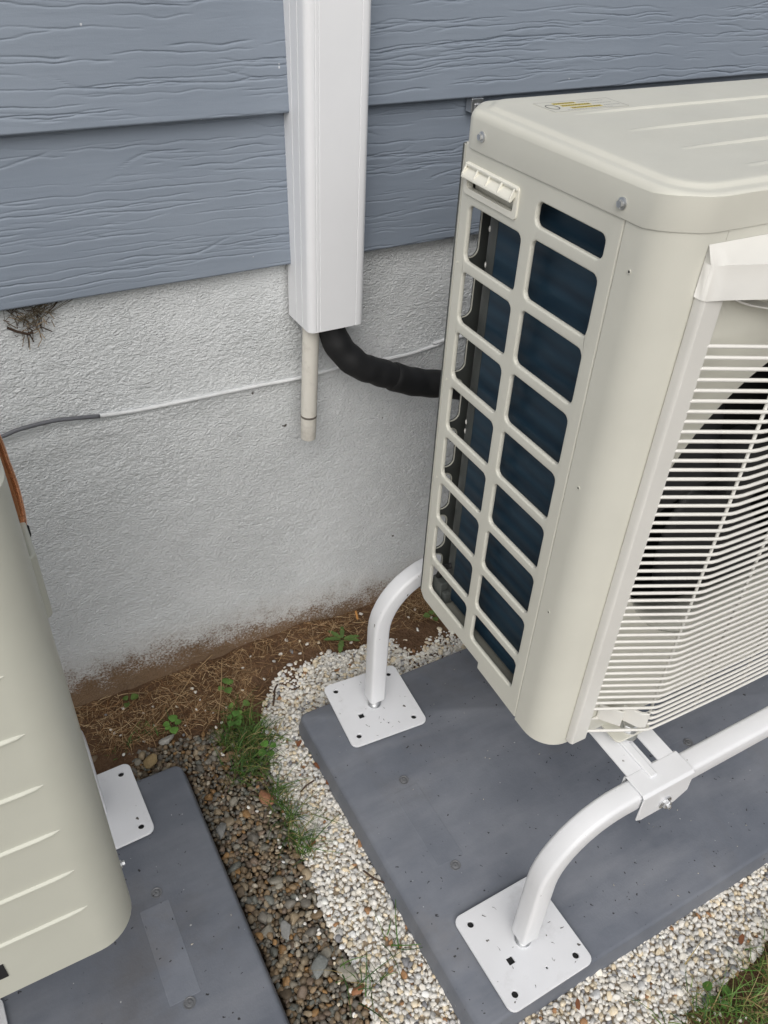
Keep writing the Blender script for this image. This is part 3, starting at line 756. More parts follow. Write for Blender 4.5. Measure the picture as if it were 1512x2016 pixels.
P = smooth_path([(-.05, .16, 1.15), (-.022, .165, 1.08), (-.010, .172, 1.03), (-.007, .178, .96), (-.009, .18, .92)], 4)
obj('insulated_pipe', *tube(P, .0105, 12, (0, 1, 0)), RUBBER, A2, smooth=True)

ST2 = thing('unit_stand', 'white stand with square base plates under the ribbed unit at the left edge', 'stand', (-1.505, -.54, 0), 0, 'white stands of the outdoor units')
for (cx, cy, rot, zt) in ((-1.5035, -.2765, R(1.5), .370), (-1.774, -.5850, R(2), .370)):
    plate(ST2, cx+1.505, cy+.54, rot, .157)
    hx = -2.3
    v, f = sweep([(2*cx-x, y, z) for x, y, z in leg_path(cx, cy, .0740, zt, 2*cx-hx)], SQ, (0, 1, 0))
    obj('tube_frame', [(x+1.505, y+.54, z) for x, y, z in v], f, WHITE, ST2, autosm=50)
v, f = join(box(-1.90, -1.82, -.62, -.24, .3885, .3915)); obj('cross_rail', [(x+1.505, y+.54, z) for x, y, z in v], f, WHITE, ST2)

# ------------------------------------------------------------------ trunking, drain pipe, hose, cable
TR = thing('cable_trunking', 'white plastic trunking running down the boards between the two units', 'trunking', (-.956, -.02, .79))
d0, d1 = .012, -.069    # local y from wall side to front
x0, x1 = -.044, .0550
def groove(p, q, at, w=.0012, dep=.0009):
    """points of a straight run p->q with v-grooves at the given fractions"""
    p = Vector(p); q = Vector(q); t = (q-p).normalized(); nrm = Vector((-t.y, t.x)); L = (q-p).length; out = [tuple(p)]
    for a in at:
        c = p+t*L*a; out += [tuple(c-t*w), tuple(c+nrm*dep), tuple(c+t*w)]
    return out
prof = groove((x0, d0), (x0, d1+.011), (.45, .78), .0009, .0010)
prof += arc(x0+.011, d1+.011, .011, 180, 270, 6)
prof += groove((x0+.0112, d1), (x1-.011, d1), (.03, .10, .93), .0009, .0008)[1:]
prof += arc(x1-.011, d1+.011, .011, 270, 360, 6)
prof += groove((x1, d1+.0112), (x1, d0), (.2, .5), .0009, .0010)[1:]+[(x1, d0)]
inner = [(x0*.93, d0), (x0*.93, d1+.012), (x0*.74, d1+.003), (x1*.74, d1+.003), (x1*.93, d1+.012), (x1*.93, d0)][::-1]
n = len(prof)
zz = [0, .0035, 1.6]
V, F = [], []
for k, z in enumerate((0, 1.6)):
    V += [(x, y, z) for x, y in prof]
F += [(i, i+1, n+i+1, n+i) for i in range(n-1)]
k0 = len(V)
V += [(x, y, .0) for x, y in inner]+[(x, y, 1.6) for x, y in inner]; m = len(inner)
F += [(k0+i, k0+i+1, k0+m+i+1, k0+m+i) for i in range(m-1)]
F += [tuple(list(range(n))+list(range(k0, k0+m)))]
trunk = obj('trunking_cover', V, F, PVC, TR, autosm=25)

DP = thing('drain_pipe', 'weathered off-white drain pipe stub hanging below the white trunking', 'pipe', (-.981, -.052, .79))
PIPEM = NT('aged_white_pipe')
c = PIPEM.coord()
PIPEM.set(PIPEM.mix(PIPEM.ramp(PIPEM.noise(40, 7, .7, c), [(.52, (0, 0, 0)), (.8, (.6,)*3)]), (.70, .675, .61), (.34, .31, .26)), .6)
PIPEM = PIPEM.m
obj('upper_pipe', *lathe([(.0105, -.175), (.0140, -.175), (.0140, .03), (.012, .03)], 24, Matrix.Translation((.001, 0, 0)) @ Matrix.Rotation(R(2.2), 4, 'Y')), PIPEM, DP, autosm=40)
obj('end_piece', *lathe([(.0115, -.200), (.0115, -.221), (.0130, -.2215), (.0136, -.2195), (.0142, -.176), (.0137, -.1755), (.0108, -.1755)], 24, Matrix.Translation((.001, 0, 0)) @ Matrix.Rotation(R(2.2), 4, 'Y')), PIPEM, DP, autosm=40)
JOINTM = flat('grimy_joint_band', (.16, .14, .12), .7)
obj('joint_band', *lathe([(.01425, -.177), (.01435, -.1755), (.01435, -.1745), (.0140, -.173)], 24, Matrix.Translation((.001, 0, 0)) @ Matrix.Rotation(R(2.2), 4, 'Y')), JOINTM, DP, smooth=True)

HZ_ = thing('insulated_hose', 'thick black foam-covered hose curving from the white trunking to the unit', 'hose', (-.95, -.06, .79))
P1 = smooth_path([(-.956, -.048, .845), (-.950, -.058, .790), (-.936, -.068, .745), (-.905, -.080, .710), (-.870, -.080, .690), (-.830, -.080, .6690)], 7)
P2 = smooth_path([(-.838, -.080, .6735), (-.800, -.080, .6545), (-.760, -.081, .6405), (-.710, -.09, .6300), (-.64, -.14, .622), (-.59, -.24, .62), (-.585, -.37, .62)], 7)
sc1 = [1+.03*math.sin(i*1.1)+.02*math.sin(i*.47) for i in range(len(P1))]
sc2 = [1.0 if i < 1 else 1.06+.025*math.sin(i*.9) for i in range(len(P2))]
loc = Vector((-.95, -.06, .79))
v, f = tube(P1, .0240, 20, (0, 1, 0), sc1); obj('upper_sleeve', [tuple(Vector(p)-loc) for p in v], f, RUBBER, HZ_, autosm=60)
v, f = tube(P2, .0242, 20, (0, 1, 0), sc2); obj('lower_sleeve', [tuple(Vector(p)-loc) for p in v], f, RUBBER, HZ_, autosm=60)

CW = flat('white_painted_cable', (.74, .755, .765), .6); CG = flat('grey_cable_sheath', (.13, .135, .15), .55)
CB = thing('wall_cable', 'thin cable running along the rendered wall behind the hose, grey at its left end', 'cable', (-1.2, -.004, .675))
Pw = smooth_path([(-1.336, -.006, .6782), (-1.290, -.0045, .6725), (-1.245, -.004, .6700), (-1.15, -.004, .6685), (-1.068, -.004, .6670), (-.972, -.004, .6640), (-.871, -.004, .6690), (-.815, -.004, .6635), (-.763, -.004, .6625), (-.724, -.004, .6660), (-.684, -.004, .6700), (-.60, -.004, .676), (.4, -.004, .67)], 4)
Pg = smooth_path([(-2.4, -.008, .67), (-1.7, -.010, .668), (-1.50, -.011, .6790), (-1.452, -.0125, .6880), (-1.402, -.0130, .6905), (-1.365, -.011, .6850), (-1.330, -.008, .6780)], 5)
l2 = Vector((-1.2, -.004, .675))
v, f = tube(Pw, .0034, 10); obj('painted_run', [tuple(Vector(p)-l2) for p in v], f, CW, CB, smooth=True)
v, f = tube(Pg, .0034, 10); obj('bare_run', [tuple(Vector(p)-l2) for p in v], f, CG, CB, smooth=True)

# ------------------------------------------------------------------ gravel
ICO = None
def ico_base(sub):
    bm = bmesh.new(); bmesh.ops.create_icosphere(bm, subdivisions=sub, radius=1)
    v = np.array([w.co[:] for w in bm.verts]); f = np.array([[w.index for w in q.verts] for q in bm.faces]); bm.free(); return v, f
def stone_shapes(n, sub, seed, ang):
    g = np.random.default_rng(seed); v, f = ico_base(sub); out = []
    for i in range(n):
        p = v.copy()
        for c in range(int(g.integers(5, 9))):   # knock flats off the pebble
            d = g.normal(size=3); d /= np.linalg.norm(d); lim = g.uniform(*ang)
            q = p@d; p = p-np.clip(q-lim, 0, None)[:, None]*d*.92
        p *= 1+.05*g.normal(size=(len(p), 1))
        out.append(p*np.array([1.05, g.uniform(.66, .95), g.uniform(.42, .72)]))
    return out, f
def rot_rand(g, n, tilt):
    a = g.uniform(0, 2*np.pi, n); t = g.normal(0, tilt, n); b = g.uniform(0, 2*np.pi, n)
    ca, sa = np.cos(a), np.sin(a); Rz = np.zeros((n, 3, 3)); Rz[:, 0, 0] = ca; Rz[:, 0, 1] = -sa; Rz[:, 1, 0] = sa; Rz[:, 1, 1] = ca; Rz[:, 2, 2] = 1
    ct, st = np.cos(t), np.sin(t); Rx = np.zeros((n, 3, 3)); Rx[:, 0, 0] = 1; Rx[:, 1, 1] = ct; Rx[:, 1, 2] = -st; Rx[:, 2, 1] = st; Rx[:, 2, 2] = ct
    cb, sb = np.cos(b), np.sin(b); Rb = np.zeros((n, 3, 3)); Rb[:, 0, 0] = cb; Rb[:, 0, 1] = -sb; Rb[:, 1, 0] = sb; Rb[:, 1, 1] = cb; Rb[:, 2, 2] = 1
    return Rb@Rx@Rz
def scatter(name, P, size, z, cols, shapes, f, mat, seed, tilt=.6):
    g = np.random.default_rng(seed); n = len(P); sid = g.integers(0, len(shapes), n)
    B = np.stack(shapes)[sid]; M = rot_rand(g, n, tilt)
    V = np.einsum('nij,nkj->nki', M, B)*size[:, None, None]; V[..., 0] += P[:, 0, None]; V[..., 1] += P[:, 1, None]; V[..., 2] += z[:, None]
    nv = B.shape[1]; F = (f[None]+(np.arange(n)*nv)[:, None, None]).reshape(-1, 3)
    T = np.repeat(cols, nv, 0)
    return big(name, V.reshape(-1, 3), F, mat, None, T)
def darts(poly, bounds, r, seed, tries, slabs=True):
    """poisson-like scatter of points inside a polygon, min spacing r"""
    g = np.random.default_rng(seed); c = r/math.sqrt(2)
    x0, x1, y0, y1 = bounds; C = g.uniform((x0, y0), (x1, y1), (tries, 2)); C = C[inpoly(C, poly)]
    if slabs:
        ins = ((C[:, 0] > -1.0985) & (C[:, 0] < .35) & (C[:, 1] > -.872) & (C[:, 1] < -.238)) | ((C[:, 0] < -1.345) & (C[:, 1] > -.872) & (C[:, 1] < -.238)); C = C[~ins]
    G = {}; out = []
    for x, y in C:
        i, j = int((x-x0)/c), int((y-y0)/c); ok = True
        for a in (-2, -1, 0, 1, 2):
            for b in (-2, -1, 0, 1, 2):
                q = G.get((i+a, j+b))
                if q and (q[0]-x)**2+(q[1]-y)**2 < r*r: ok = False; break
            if not ok: break
        if ok: G[(i, j)] = (x, y); out.append((x, y))
    return np.array(out)
EDGE = [(-.685, -.132), (-.760, -.108), (-.826, -.101), (-.935, -.089), (-1.003, -.052), (-1.079, -.081), (-1.146, -.146), (-1.168, -.213), (-1.187, -.296), (-1.200, -.351), (-1.204, -.431), (-1.208, -.515), (-1.222, -.606), (-1.211, -.676), (-1.218, -.733), (-1.224, -.777), (-1.23, -.95), (-1.23, -1.2)]
WHITE_POLY = [(.1, -.11), (-.4, -.12)]+EDGE+[(-.80, -1.2), (-.790, -1.02), (-.725, -.990), (-.667, -.988), (-.625, -.985), (-.55, -.965), (-.3, -.97), (.1, -.97), (.1, -.86), (-1.08, -.86), (-1.08, -.25), (.1, -.25)]
DARK_POLY = [(-1.75, -.105), (-1.486, -.117), (-1.424, -.138), (-1.346, -.145), (-1.245, -.158), (-1.19, -.19)]+[(x-.004, y) for x, y in EDGE[7:]]+[(-1.9, -1.2), (-1.9, -.9), (-1.33, -.9), (-1.33, -.22), (-1.75, -.22)]
wshape, wf = stone_shapes(22, 2, 5, (.38, .75))
wshape1, wf1 = stone_shapes(12, 1, 6, (.5, .9))
def white_cols(g, n):
    t = g.random((n, 1)); base = np.array([[.74, .70, .62]])*(1-t)+np.array([[.80, .785, .75]])*t
    base *= g.uniform(.84, 1.12, (n, 1))
    r = g.random(n)
    base[r < .15] *= np.array([.97, .87, .70]); base[(r > .15) & (r < .25)] *= np.array([.72, .74, .78]); base[r > .980] = np.array([.36, .20, .10]); base[(r > .96) & (r < .982)] = np.array([.23, .23, .24])
    return np.clip(base, 0, .84)
bd = (-1.26, .1, -1.2, -.03)
SAND = flat('pale_stone_dust', (.36, .29, .21), .95)
o = obj('gravel_bed', [(x, y, .0035) for x, y in WHITE_POLY], [tuple(range(len(WHITE_POLY)))], SAND); tag(o, kind='structure')
g = np.random.default_rng(21)
P = darts(WHITE_POLY, bd, .0064, 31, 120000); P = P+g.normal(0, .0010, P.shape)
o = scatter('white_gravel', P, g.uniform(.0052, .0068, len(P)), g.uniform(.0035, .0060, len(P)), white_cols(g, len(P))*.95, wshape1, wf1, PEBBLE, 41, .9)
tag(o, 'lower bed of small white and cream pebbles showing between the upper ones', 'gravel', kind='stuff')
P = darts(WHITE_POLY, bd, .0072, 33, 120000); P = P+g.normal(0, .0008, P.shape)
o = scatter('white_gravel', P, np.clip(g.lognormal(math.log(.0053), .2, len(P)), .0036, .0080), .0074+g.normal(0, .0008, len(P)), white_cols(g, len(P)), wshape1, wf1, PEBBLE, 44, .5)
tag(o, 'small cream chips filling the strip of white pebbles', 'gravel', kind='stuff')
P = darts(WHITE_POLY, bd, .0078, 32, 160000); P = P+g.normal(0, .0008, P.shape)
s = np.clip(g.lognormal(math.log(.0054), .27, len(P)), .0032, .0100)
zed = .0086+g.normal(0, .0013, len(P))+lattice2(P[:, 0]+9, P[:, 1]+9, 70, 2, 14)*.006
# the bed is heaped a little against the slab
o = scatter('white_gravel', P, s, zed, white_cols(g, len(P)), wshape, wf, PEBBLE, 42, .5)
tag(o, 'strip of white and cream pebbles around the long slab, from the wall to the lawn edge', 'gravel', kind='stuff')
# strays on the soil and into the dark stones
ST_P = np.vstack([[(-1.035, -.022), (-1.035, -.05), (-1.01, -.035), (-.996, -.046), (-1.036, -.074), (-.846, -.015), (-1.08, -.057), (-1.10, -.10), (-1.02, -.06), (-.97, -.05), (-.90, -.07), (-1.06, -.045), (-.80, -.06), (-.75, -.07), (-.70, -.09), (-.72, -.05)],
                  np.stack([g.uniform(-1.45, -1.1, 26), g.uniform(-.16, -.03, 26)], 1), np.stack([g.uniform(-.80, -.45, 40), g.uniform(-1.1, -.99, 40)], 1),
                  np.stack([-1.225-np.abs(g.normal(0, .022, 40)), g.uniform(-.95, -.2, 40)], 1)])
n = len(ST_P); s = g.uniform(.0038, .0068, n)*np.where(np.arange(n) > 15, .75, 1)
o = scatter('stray_pebbles', ST_P, s, np.where(ST_P[:, 1] > -.15, soil_height(ST_P[:, 0], ST_P[:, 1])+.003, .013), white_cols(g, n), wshape, wf, PEBBLE, 43, .5)
tag(o, 'stray white pebbles scattered over the brown soil and between the dark stones', 'gravel', kind='stuff')
dshape, df = stone_shapes(18, 2, 8, (.4, .8))
def dark_cols(g, n):
    pal = np.array([(.15, .145, .135), (.20, .195, .175), (.135, .108, .078), (.20, .150, .098), (.24, .20, .145), (.125, .135, .13), (.26, .16, .075), (.29, .27, .23), (.155, .122, .098), (.255, .215, .16), (.34, .32, .28)])
    w = np.array([.14, .12, .16, .14, .08, .08, .05, .05, .12, .04, .02]); w /= w.sum()
    return pal[g.choice(len(pal), n, p=w)]*np.array([1.18, 1.12, 1.02])*g.uniform(.65, 1.25, (n, 1))
bd = (-1.9, -1.18, -1.2, -.1)
P = darts(DARK_POLY, bd, .0066, 51, 90000)
o = scatter('dark_gravel', P, g.uniform(.0050, .0075, len(P)), g.uniform(-.001, .004, len(P)), dark_cols(g, len(P))*.9, wshape1, wf1, PEBBLE_D, 61, .9)
tag(o, 'bed of small dark grit under the river stones', 'gravel', kind='stuff')
P = darts(DARK_POLY, bd, .0080, 53, 90000)
o = scatter('dark_gravel', P, np.clip(g.lognormal(math.log(.0057), .22, len(P)), .0036, .009), .0045+g.normal(0, .001, len(P)), dark_cols(g, len(P)), wshape1, wf1, PEBBLE_D, 63, .5)
tag(o, 'small brown stones packed between the larger river stones', 'gravel', kind='stuff')
P = darts(DARK_POLY, bd, .0096, 52, 120000)
s = np.clip(g.lognormal(math.log(.0064), .36, len(P)), .0038, .0130)*np.where(P[:, 1] > -.35, .86, 1.08)
o = scatter('dark_gravel', P, s, .006+g.normal(0, .0025, len(P)), dark_cols(g, len(P)), dshape, df, PEBBLE_D, 62, .5)
tag(o, 'mixed grey and brown river stones filling the gap between the two slabs', 'gravel', kind='stuff')
# single larger stones one can pick out
def stone(x, y, z, s, col, label, seed, rz, flatn=.6):
    sh, f = stone_shapes(1, 3, seed, (.45, .75)); V = sh[0]*np.array([1, .8, flatn])*s
    c, si = math.cos(rz), math.sin(rz); V = V@np.array([[c, si, 0], [-si, c, 0], [0, 0, 1]])
    o = big('stone', V, f, PEBBLE_D, None, np.tile(np.array([col]), (len(V), 1))); o.location = (x, y, z)
    return tag(o, label, 'stone', 'larger stones in the gravel')
stone(-1.386, -.176, .014, .019, (.33, .24, .12), 'angular ochre stone behind the left slab beside the white plate corner', 101, .6)
stone(-1.221, -.350, .014, .018, (.33, .155, .085), 'terracotta red stone at the edge of the white pebbles, by the grass', 102, 1.9)
stone(-1.250, -.236, .013, .017, (.24, .155, .09), 'brown stone half buried beside the grass tuft near the wall', 103, .3)
stone(-1.343, -.142, .013, .017, (.34, .33, .30), 'pale grey oval stone behind the corner of the left slab', 104, .2)
stone(-1.318, -.375, .014, .017, (.22, .22, .21), 'rounded mid grey stone against the right edge of the left slab', 105, 1.1)
stone(-1.262, -.668, .016, .021, (.20, .21, .20), 'large grey angular stone among the river stones at the bottom', 106, .8)
stone(-1.225, -.700, .016, .020, (.32, .30, .25), 'large pale beige stone beside the white pebbles at the bottom', 107, 2.2)
stone(-1.222, -.726, .013, .013, (.29, .13, .06), 'rust orange stone at the bottom edge of the river stones', 108, .2)
stone(-1.285, -.590, .014, .017, (.27, .27, .26), 'light grey veined stone halfway along the left slab', 109, 1.3)

# ------------------------------------------------------------------ straw, grass, plants, litter
def strips(name, root, dirs, L, w, curve, cols, mat, nseg=4, lift=0.3, seed=0, tip=.15):
    """thin curved blades; dirs: unit xy heading, lift: rise over length per blade"""
    n = len(root); t = np.linspace(0, 1, nseg+1)
    up = np.asarray(lift).reshape(-1, 1)*np.ones((n, 1)); cv = np.asarray(curve).reshape(-1, 1)*np.ones((n, 1))
    side = np.stack([-dirs[:, 1], dirs[:, 0]], 1)
    horiz = (1-np.abs(up))*t+np.abs(up)*t**2*.55
    X = root[:, 0:1]+L[:, None]*(dirs[:, 0:1]*horiz+side[:, 0:1]*cv*t**2)
    Y = root[:, 1:2]+L[:, None]*(dirs[:, 1:2]*horiz+side[:, 1:2]*cv*t**2)
    Z = root[:, 2:3]+L[:, None]*up*(t-.38*t**2.2)
    ww = w[:, None]*(1-(1-tip)*t**1.6)*.5
    A = np.stack([X-side[:, 0:1]*ww, Y-side[:, 1:2]*ww, Z], 2); B = np.stack([X+side[:, 0:1]*ww, Y+side[:, 1:2]*ww, Z+w[:, None]*.25], 2)
    V = np.concatenate([A, B], 1).reshape(-1, 3); m = nseg+1
    i = np.arange(nseg); f = np.stack([i, i+1, i+1+m, i+m], 1)
    F = (f[None]+(np.arange(n)*2*m)[:, None, None]).reshape(-1, 4)
    T = np.repeat(cols, 2*m, 0)
    return big(name, V, F, mat, None, T)
def headings(g, n):
    a = g.uniform(0, 2*np.pi, n); return np.stack([np.cos(a), np.sin(a)], 1)
g = np.random.default_rng(77)
SOIL_POLY = [(-1.75, .0), (-.45, .0), (-.45, -.11), (-.76, -.10), (-.93, -.085), (-1.0, -.045), (-1.08, -.075), (-1.14, -.13), (-1.2, -.15), (-1.35, -.13), (-1.75, -.10)]
def straw_cols(g, n):
    pal = np.array([(.40, .27, .145), (.28, .165, .082), (.14, .075, .036), (.52, .38, .22), (.20, .108, .052)])
    return pal[g.choice(5, n, p=[.30, .25, .16, .12, .17])]*g.uniform(.75, 1.3, (n, 1))
C = g.uniform((-1.75, -.14), (-.45, -.002), (11000, 2)); C = C[inpoly(C, SOIL_POLY)]
dens = lattice2(C[:, 0]+3, C[:, 1]+3, 91, 2, 10)+.36; C = C[g.random(len(C)) < np.clip(dens*1.6, .2, 1)]
n = len(C); root = np.column_stack([C, soil_height(C[:, 0], C[:, 1])+g.uniform(.001, .006, n)])
dd = headings(g, n); L = np.clip(g.lognormal(math.log(.018), .5, n), .006, .06)
over = root[:, 1]+dd[:, 1]*L > -.002; dd[over, 1] *= -1
o = strips('dry_grass', root, dd, L, g.uniform(.0006, .0014, n), g.normal(0, .2, n), straw_cols(g, n), STRAW, 3, g.uniform(0, .16, n), tip=.5)
tag(o, 'matted dry brown grass and needles on the soil along the wall', 'dry grass', kind='stuff')
for (x, y, dx, dy, l, lab) in ((-1.365, -.112, .80, .60, .21, 'long pale straw stalk leaning towards the wall on the brown soil'), (-1.241, -.148, .42, .9, .135, 'straight dry stalk lying on the soil near the grass tuft')):
    P = smooth_path([(x, y, .020), (x+dx*l*.35, y+dy*l*.30, .028), (x+dx*l*.7, y+dy*l*.66, .040), (x+dx*l, min(-.004, y+dy*l), .050)], 4)
    v, f = tube(P, .0009, 6); o = obj('straw_stalk', v, f, STRAW, None, smooth=True, tint=np.array([[.38, .26, .14]])); tag(o, lab, 'straw')
def grass(name, label, pts, n, Lr, spread, seed, dry=.12, group='grass tufts', nosoil=.012, upr=(.35, .95), lite=1.0):
    g = np.random.default_rng(seed); pts = np.array(pts); c = pts[g.integers(0, len(pts), n)]+g.normal(0, spread, (n, 2))
    ok = ~(((c[:, 0] > -1.100) & (c[:, 1] > -.877) & (c[:, 1] < -.233)) | ((c[:, 0] < -1.344) & (c[:, 1] > -.877) & (c[:, 1] < -.233))); c = c[ok]; n = len(c)
    L = np.clip(g.lognormal(math.log(Lr), .42, n), .012, .11)
    pal = np.array([(.05, .115, .018), (.075, .15, .026), (.032, .08, .015), (.12, .17, .04)])
    cols = pal[g.choice(4, n)]*g.uniform(.7, 1.25, (n, 1))*lite; d = g.random(n) < dry; cols[d] = np.array([.30, .23, .10])*g.uniform(.7, 1.2, (d.sum(), 1))
    o = strips(name, np.column_stack([c, np.full(n, nosoil)]), headings(g, n), L, g.uniform(.0011, .0024, n), g.normal(0, .35, n), cols, BLADE, 5, g.uniform(*upr, n))
    return tag(o, label, 'grass', group, 'stuff')
grass('grass_tuft', 'bushy green grass tuft between the dark stones and white pebbles near the wall', [(-1.205, -.16), (-1.185, -.20), (-1.19, -.24), (-1.20, -.275), (-1.215, -.215), (-1.225, -.25), (-1.18, -.225), (-1.235, -.20), (-1.24, -.28)], 720, .034, .015, 1)
grass('grass_tuft', 'loose row of grass blades along the edge of the white pebbles beside the terracotta stone', [(-1.196, -.345), (-1.198, -.375), (-1.202, -.41), (-1.205, -.45), (-1.198, -.48)], 190, .052, .008, 2, .18)
grass('grass_tuft', 'green and straw-coloured lawn edge in the bottom right corner of the pebbles', [(-.775, -1.005), (-.75, -1.012), (-.72, -1.02), (-.69, -1.03), (-.64, -1.005), (-.60, -1.0), (-.62, -1.02), (-.56, -.995), (-.78, -1.04), (-.70, -1.06), (-.6, -1.06)], 560, .042, .014, 3, .28, lite=1.5)
grass('grass_tuft', 'few thin blades standing in the river stones at the bottom edge', [(-1.225, -.72), (-1.215, -.74), (-1.19, -.72), (-1.235, -.70)], 26, .055, .008, 4, .2)
grass('grass_tuft', 'sparse short green shoots in the soil behind the left slab', [(-1.37, -.10), (-1.40, -.105), (-1.42, -.12), (-1.35, -.115), (-1.33, -.115), (-1.44, -.13)], 90, .016, .010, 5, .15, nosoil=.010)
grass('grass_tuft', 'single long blades lying across the white pebbles', [(-1.16, -.43), (-1.15, -.70), (-.83, -.975), (-.76, -.965)], 20, .07, .014, 6, .15, upr=(.1, .45), nosoil=.016)

LEAF = vcol_mat('weed_leaf', .5, 150, .35)
def weed(x, y, z, leaves, label, col, shape='oval', seed=0):
    """small plant: a short stem part and one mesh per leaf"""
    g = np.random.default_rng(seed)
    t = thing('weed', label, 'plant', (x, y, z), 0, 'small weeds')
    v, f = tube([(0, 0, -.008), (.001, 0, .004), (0, .001, .010)], .0009, 6); obj('stem', v, f, BLADE, t, smooth=True, tint=np.array([[.09, .14, .04]]))
    for k in range(leaves):
        a = 2*math.pi*k/leaves+g.uniform(-.4, .4); L = g.uniform(.75, 1.15)*(.016 if shape == 'oval' else .042 if shape == 'long' else .013)
        V, F = [], []; m = 9
        for i in range(m):
            s = i/(m-1)
            if shape == 'oval': w = .50*math.sin(math.pi*min(1, s*.96+.04))**.8; stalk = .35
            elif shape == 'round': w = .62*math.sin(math.pi*(s*.95+.05))**.6; stalk = .8
            else: w = (.10+.08*abs(math.sin(s*15)))*math.sin(math.pi*(s*.9+.08))**.6; stalk = .1
            r = L*(stalk+s); zz = .010+L*(.55*(stalk+s)-.32*(stalk+s)**2)*(.6 if shape == 'long' else 1)
            for q in (-1, 0, 1): V.append((math.cos(a)*r-math.sin(a)*q*w*L, math.sin(a)*r+math.cos(a)*q*w*L, zz+abs(q)*w*L*.25))
        for i in range(m-1):
            for q in (0, 1): F.append((i*3+q, i*3+q+1, i*3+q+4, i*3+q+3))
        c = np.array([col])*g.uniform(.75, 1.25)
        o = obj('leaf', V, F, LEAF, t, smooth=True, tint=c)
weed(-1.194, -.139, .012, 3, 'seedling with round pale green leaves above the grass tuft', (.16, .27, .06), 'round', 1)
weed(-1.212, -.165, .014, 5, 'leafy green weed at the top of the grass tuft', (.07, .16, .03), 'oval', 2)
weed(-.920, -.066, .012, 6, 'dandelion-like rosette in the soil beside the far stand leg', (.09, .15, .04), 'long', 3)
weed(-1.197, -.076, .012, 4, 'tiny green seedling alone in the soil near the wall', (.10, .18, .04), 'oval', 4)
weed(-1.386, -.030, .018, 3, 'tiny seedling at the foot of the wall by the left unit', (.10, .16, .04), 'oval', 5)
weed(-1.325, -.122, .012, 5, 'bright green clump with narrow leaves behind the left slab', (.10, .21, .04), 'oval', 6)
weed(-.700, -.095, .010, 4, 'small weed under the back of the unit with the side grille', (.10, .16, .04), 'oval', 7)
weed(-.735, -1.000, .012, 4, 'broad leafed weed in the lawn edge at bottom right', (.08, .17, .03), 'round', 8)
weed(-1.178, -.262, .014, 4, 'leafy weed on the pebble side of the grass tuft', (.08, .19, .03), 'oval', 9)

TWIG = flat('dark_twig_bark', (.07, .04, .025), .8); CHIP = flat('rusty_bark_chip', (.20, .075, .03), .8); WOODC = flat('fresh_orange_wood_chip', (.62, .30, .09), .7)
def twig(P, r, label, mat=TWIG, name='twig', cat='twig'):
    v, f = tube(smooth_path(P, 4), r, 7); o = obj(name, v, f, mat, None, smooth=True); return tag(o, label, cat)
twig([(-1.128, -.165, .020), (-1.118, -.148, .022), (-1.108, -.128, .021), (-1.098, -.118, .020)], .0020, 'dark twig lying on the white pebbles beside the far plate')
twig([(-1.160, -.372, .018), (-1.145, -.366, .021), (-1.128, -.362, .019)], .0016, 'short dark twig on the white pebbles halfway along the slab')
twig([(-1.128, -.562, .019), (-1.118, -.585, .021), (-1.104, -.600, .019)], .0018, 'dark twig on the white pebbles close to the slab edge')
twig([(-.862, -.030, .026), (-.858, -.012, .035)], .0026, 'orange wood chip at the foot of the wall behind the far leg', WOODC, 'wood_chip', 'wood chip')
def chip(x, y, z, s, rz, label, mat=CHIP):
    V, F = prism([(-1, -.35), (-.3, -.5), (.8, -.3), (1, .2), (.2, .5), (-.7, .35)], 0, .25); c, si = math.cos(rz), math.sin(rz)
    V = [((a*c-b*si)*s, (a*si+b*c)*s, d*s+.12*a*s) for a, b, d in V]
    o = obj('bark_chip', V, F, mat, None, bevel=s*.05); o.location = (x, y, z); tag(o, label, 'bark chip', 'rusty bark chips')
chip(-1.118, -.272, .018, .008, .5, 'rust brown bark chip on the pebbles beside the far end of the slab')
chip(-1.108, -.335, .018, .009, 2.0, 'upper of two bark chips touching the left edge of the long slab')
chip(-1.106, -.375, .018, .007, 1.0, 'lower of two bark chips touching the left edge of the long slab')
chip(-1.185, -.476, .018, .008, .2, 'orange bark chip where the grass row meets the pebbles')
chip(-.935, -.905, .018, .008, .9, 'brown bark chip on the pebbles below the near base plate')
chip(-.630, -.955, .018, .009, .4, 'bark chip on the pebbles near the right edge')
chip(-.905, -.815, .0565, .004, .7, 'tiny rust fleck on the slab beside the near base plate')
g = np.random.default_rng(5)
P = np.vstack([np.stack([g.uniform(-1.08, -.45, 130), g.uniform(-.86, -.25, 130)], 1), np.stack([g.uniform(-1.75, -1.36, 40), g.uniform(-.86, -.25, 40)], 1)])
n = len(P); dk = g.random(n) < .6
L = np.where(dk, g.uniform(.002, .006, n), g.uniform(.002, .004, n)); root = np.column_stack([P, np.full(n, .0562)])
o = strips('slab_litter', root, headings(g, n), L, g.uniform(.0006, .0018, n), g.normal(0, .3, n), np.where(dk[:, None], np.array([[.03, .028, .03]]), np.array([[.5, .46, .38]])), STRAW, 2, .05)
tag(o, 'specks of leaf litter and grit scattered on the grey slabs', 'litter', kind='stuff')

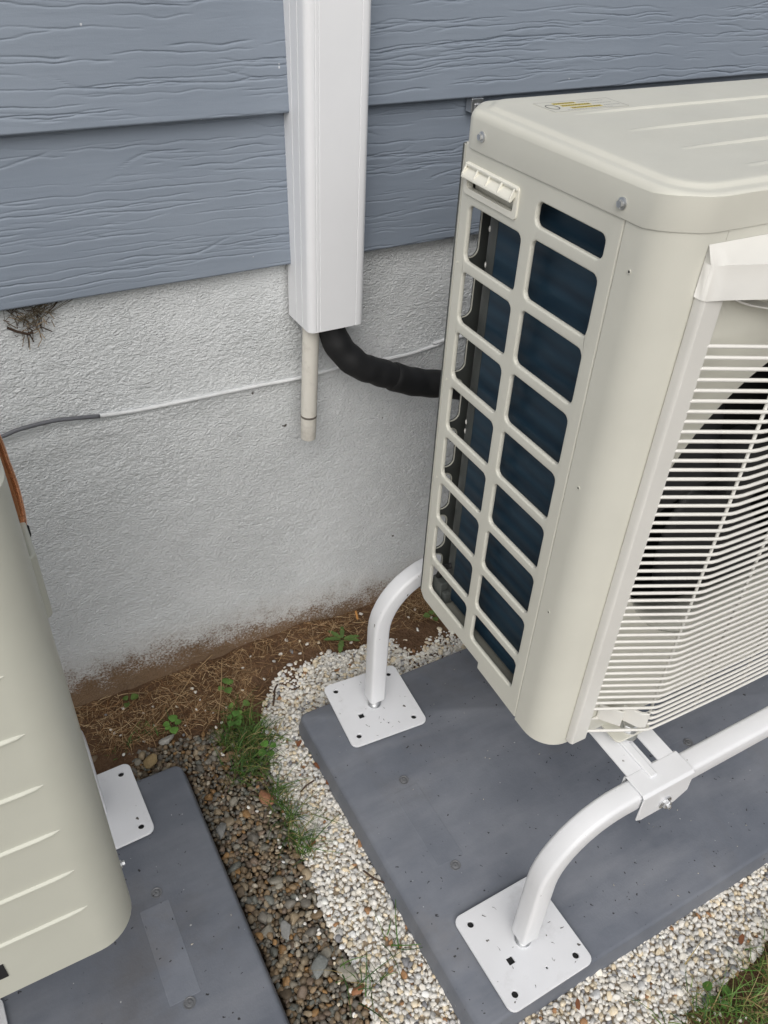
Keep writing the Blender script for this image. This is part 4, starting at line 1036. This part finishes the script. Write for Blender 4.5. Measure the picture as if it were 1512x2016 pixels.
P = np.vstack([np.stack([g.uniform(-1.03, -.89, 26), g.uniform(-.355, -.215, 26)], 1), np.stack([g.uniform(-1.04, -.90, 9), g.uniform(-.87, -.73, 9)], 1)])
n = len(P)
o = strips('plate_litter', np.column_stack([P, np.full(n, .0641)]), headings(g, n), g.uniform(.002, .008, n), g.uniform(.0005, .0013, n), g.normal(0, .4, n), np.tile(np.array([[.06, .05, .045]]), (n, 1)), STRAW, 2, .03)
tag(o, 'dark crumbs of litter on the two white base plates of the long slab', 'litter', kind='stuff')

# dried nest of grass and cobweb under the lowest board
g = np.random.default_rng(15)
n = 95; a = g.normal(0, 1, (n, 2)); cx = -1.397+a[:, 0]*.013; zc = .848+a[:, 1]*.012+.006
root = np.column_stack([cx, g.uniform(-.012, -.004, n), zc])
Vv, Ff, Tt = [], [], []
for i in range(n):
    if i < 34: p0 = Vector((-1.440+.115*g.random(), -.006, .879)); p1 = Vector((-1.397+g.normal(0, .02), -.010, .858+g.normal(0, .008)))
    else: p0 = Vector(root[i]); p1 = p0+Vector((g.normal(0, .009), g.normal(0, .003), g.normal(-.002, .012)))
    mid = (p0+p1)/2+Vector((g.normal(0, .003), 0, g.normal(0, .003)))
    v, f = tube([p0, mid, p1], .00042 if i < 34 else .0006, 4); k = len(Vv); Vv += v; Ff += [tuple(j+k for j in q) for q in f]
    c = (.10, .085, .06) if i < 34 else [(.26, .19, .11), (.14, .095, .055), (.05, .035, .025)][int(g.integers(0, 3))]; Tt += [c]*len(v)
for P in ([(-1.430, -.008, .850), (-1.418, -.010, .842), (-1.405, -.010, .836), (-1.398, -.010, .838)], [(-1.404, -.008, .838), (-1.400, -.008, .822)], [(-1.386, -.008, .843), (-1.372, -.007, .832)], [(-1.352, -.008, .880), (-1.362, -.008, .870), (-1.372, -.008, .862), (-1.40, -.008, .870)]):
    v, f = tube(P, .0020 if P[0][0] == -1.430 else .0009, 5); k = len(Vv); Vv += v; Ff += [tuple(j+k for j in q) for q in f]; Tt += [(.05, .032, .022)]*len(v)
o = obj('dried_grass_nest', Vv, Ff, STRAW, None, tint=np.array(Tt)); tag(o, 'wispy clump of dried grass and cobweb hanging under the lowest board at left', 'debris')
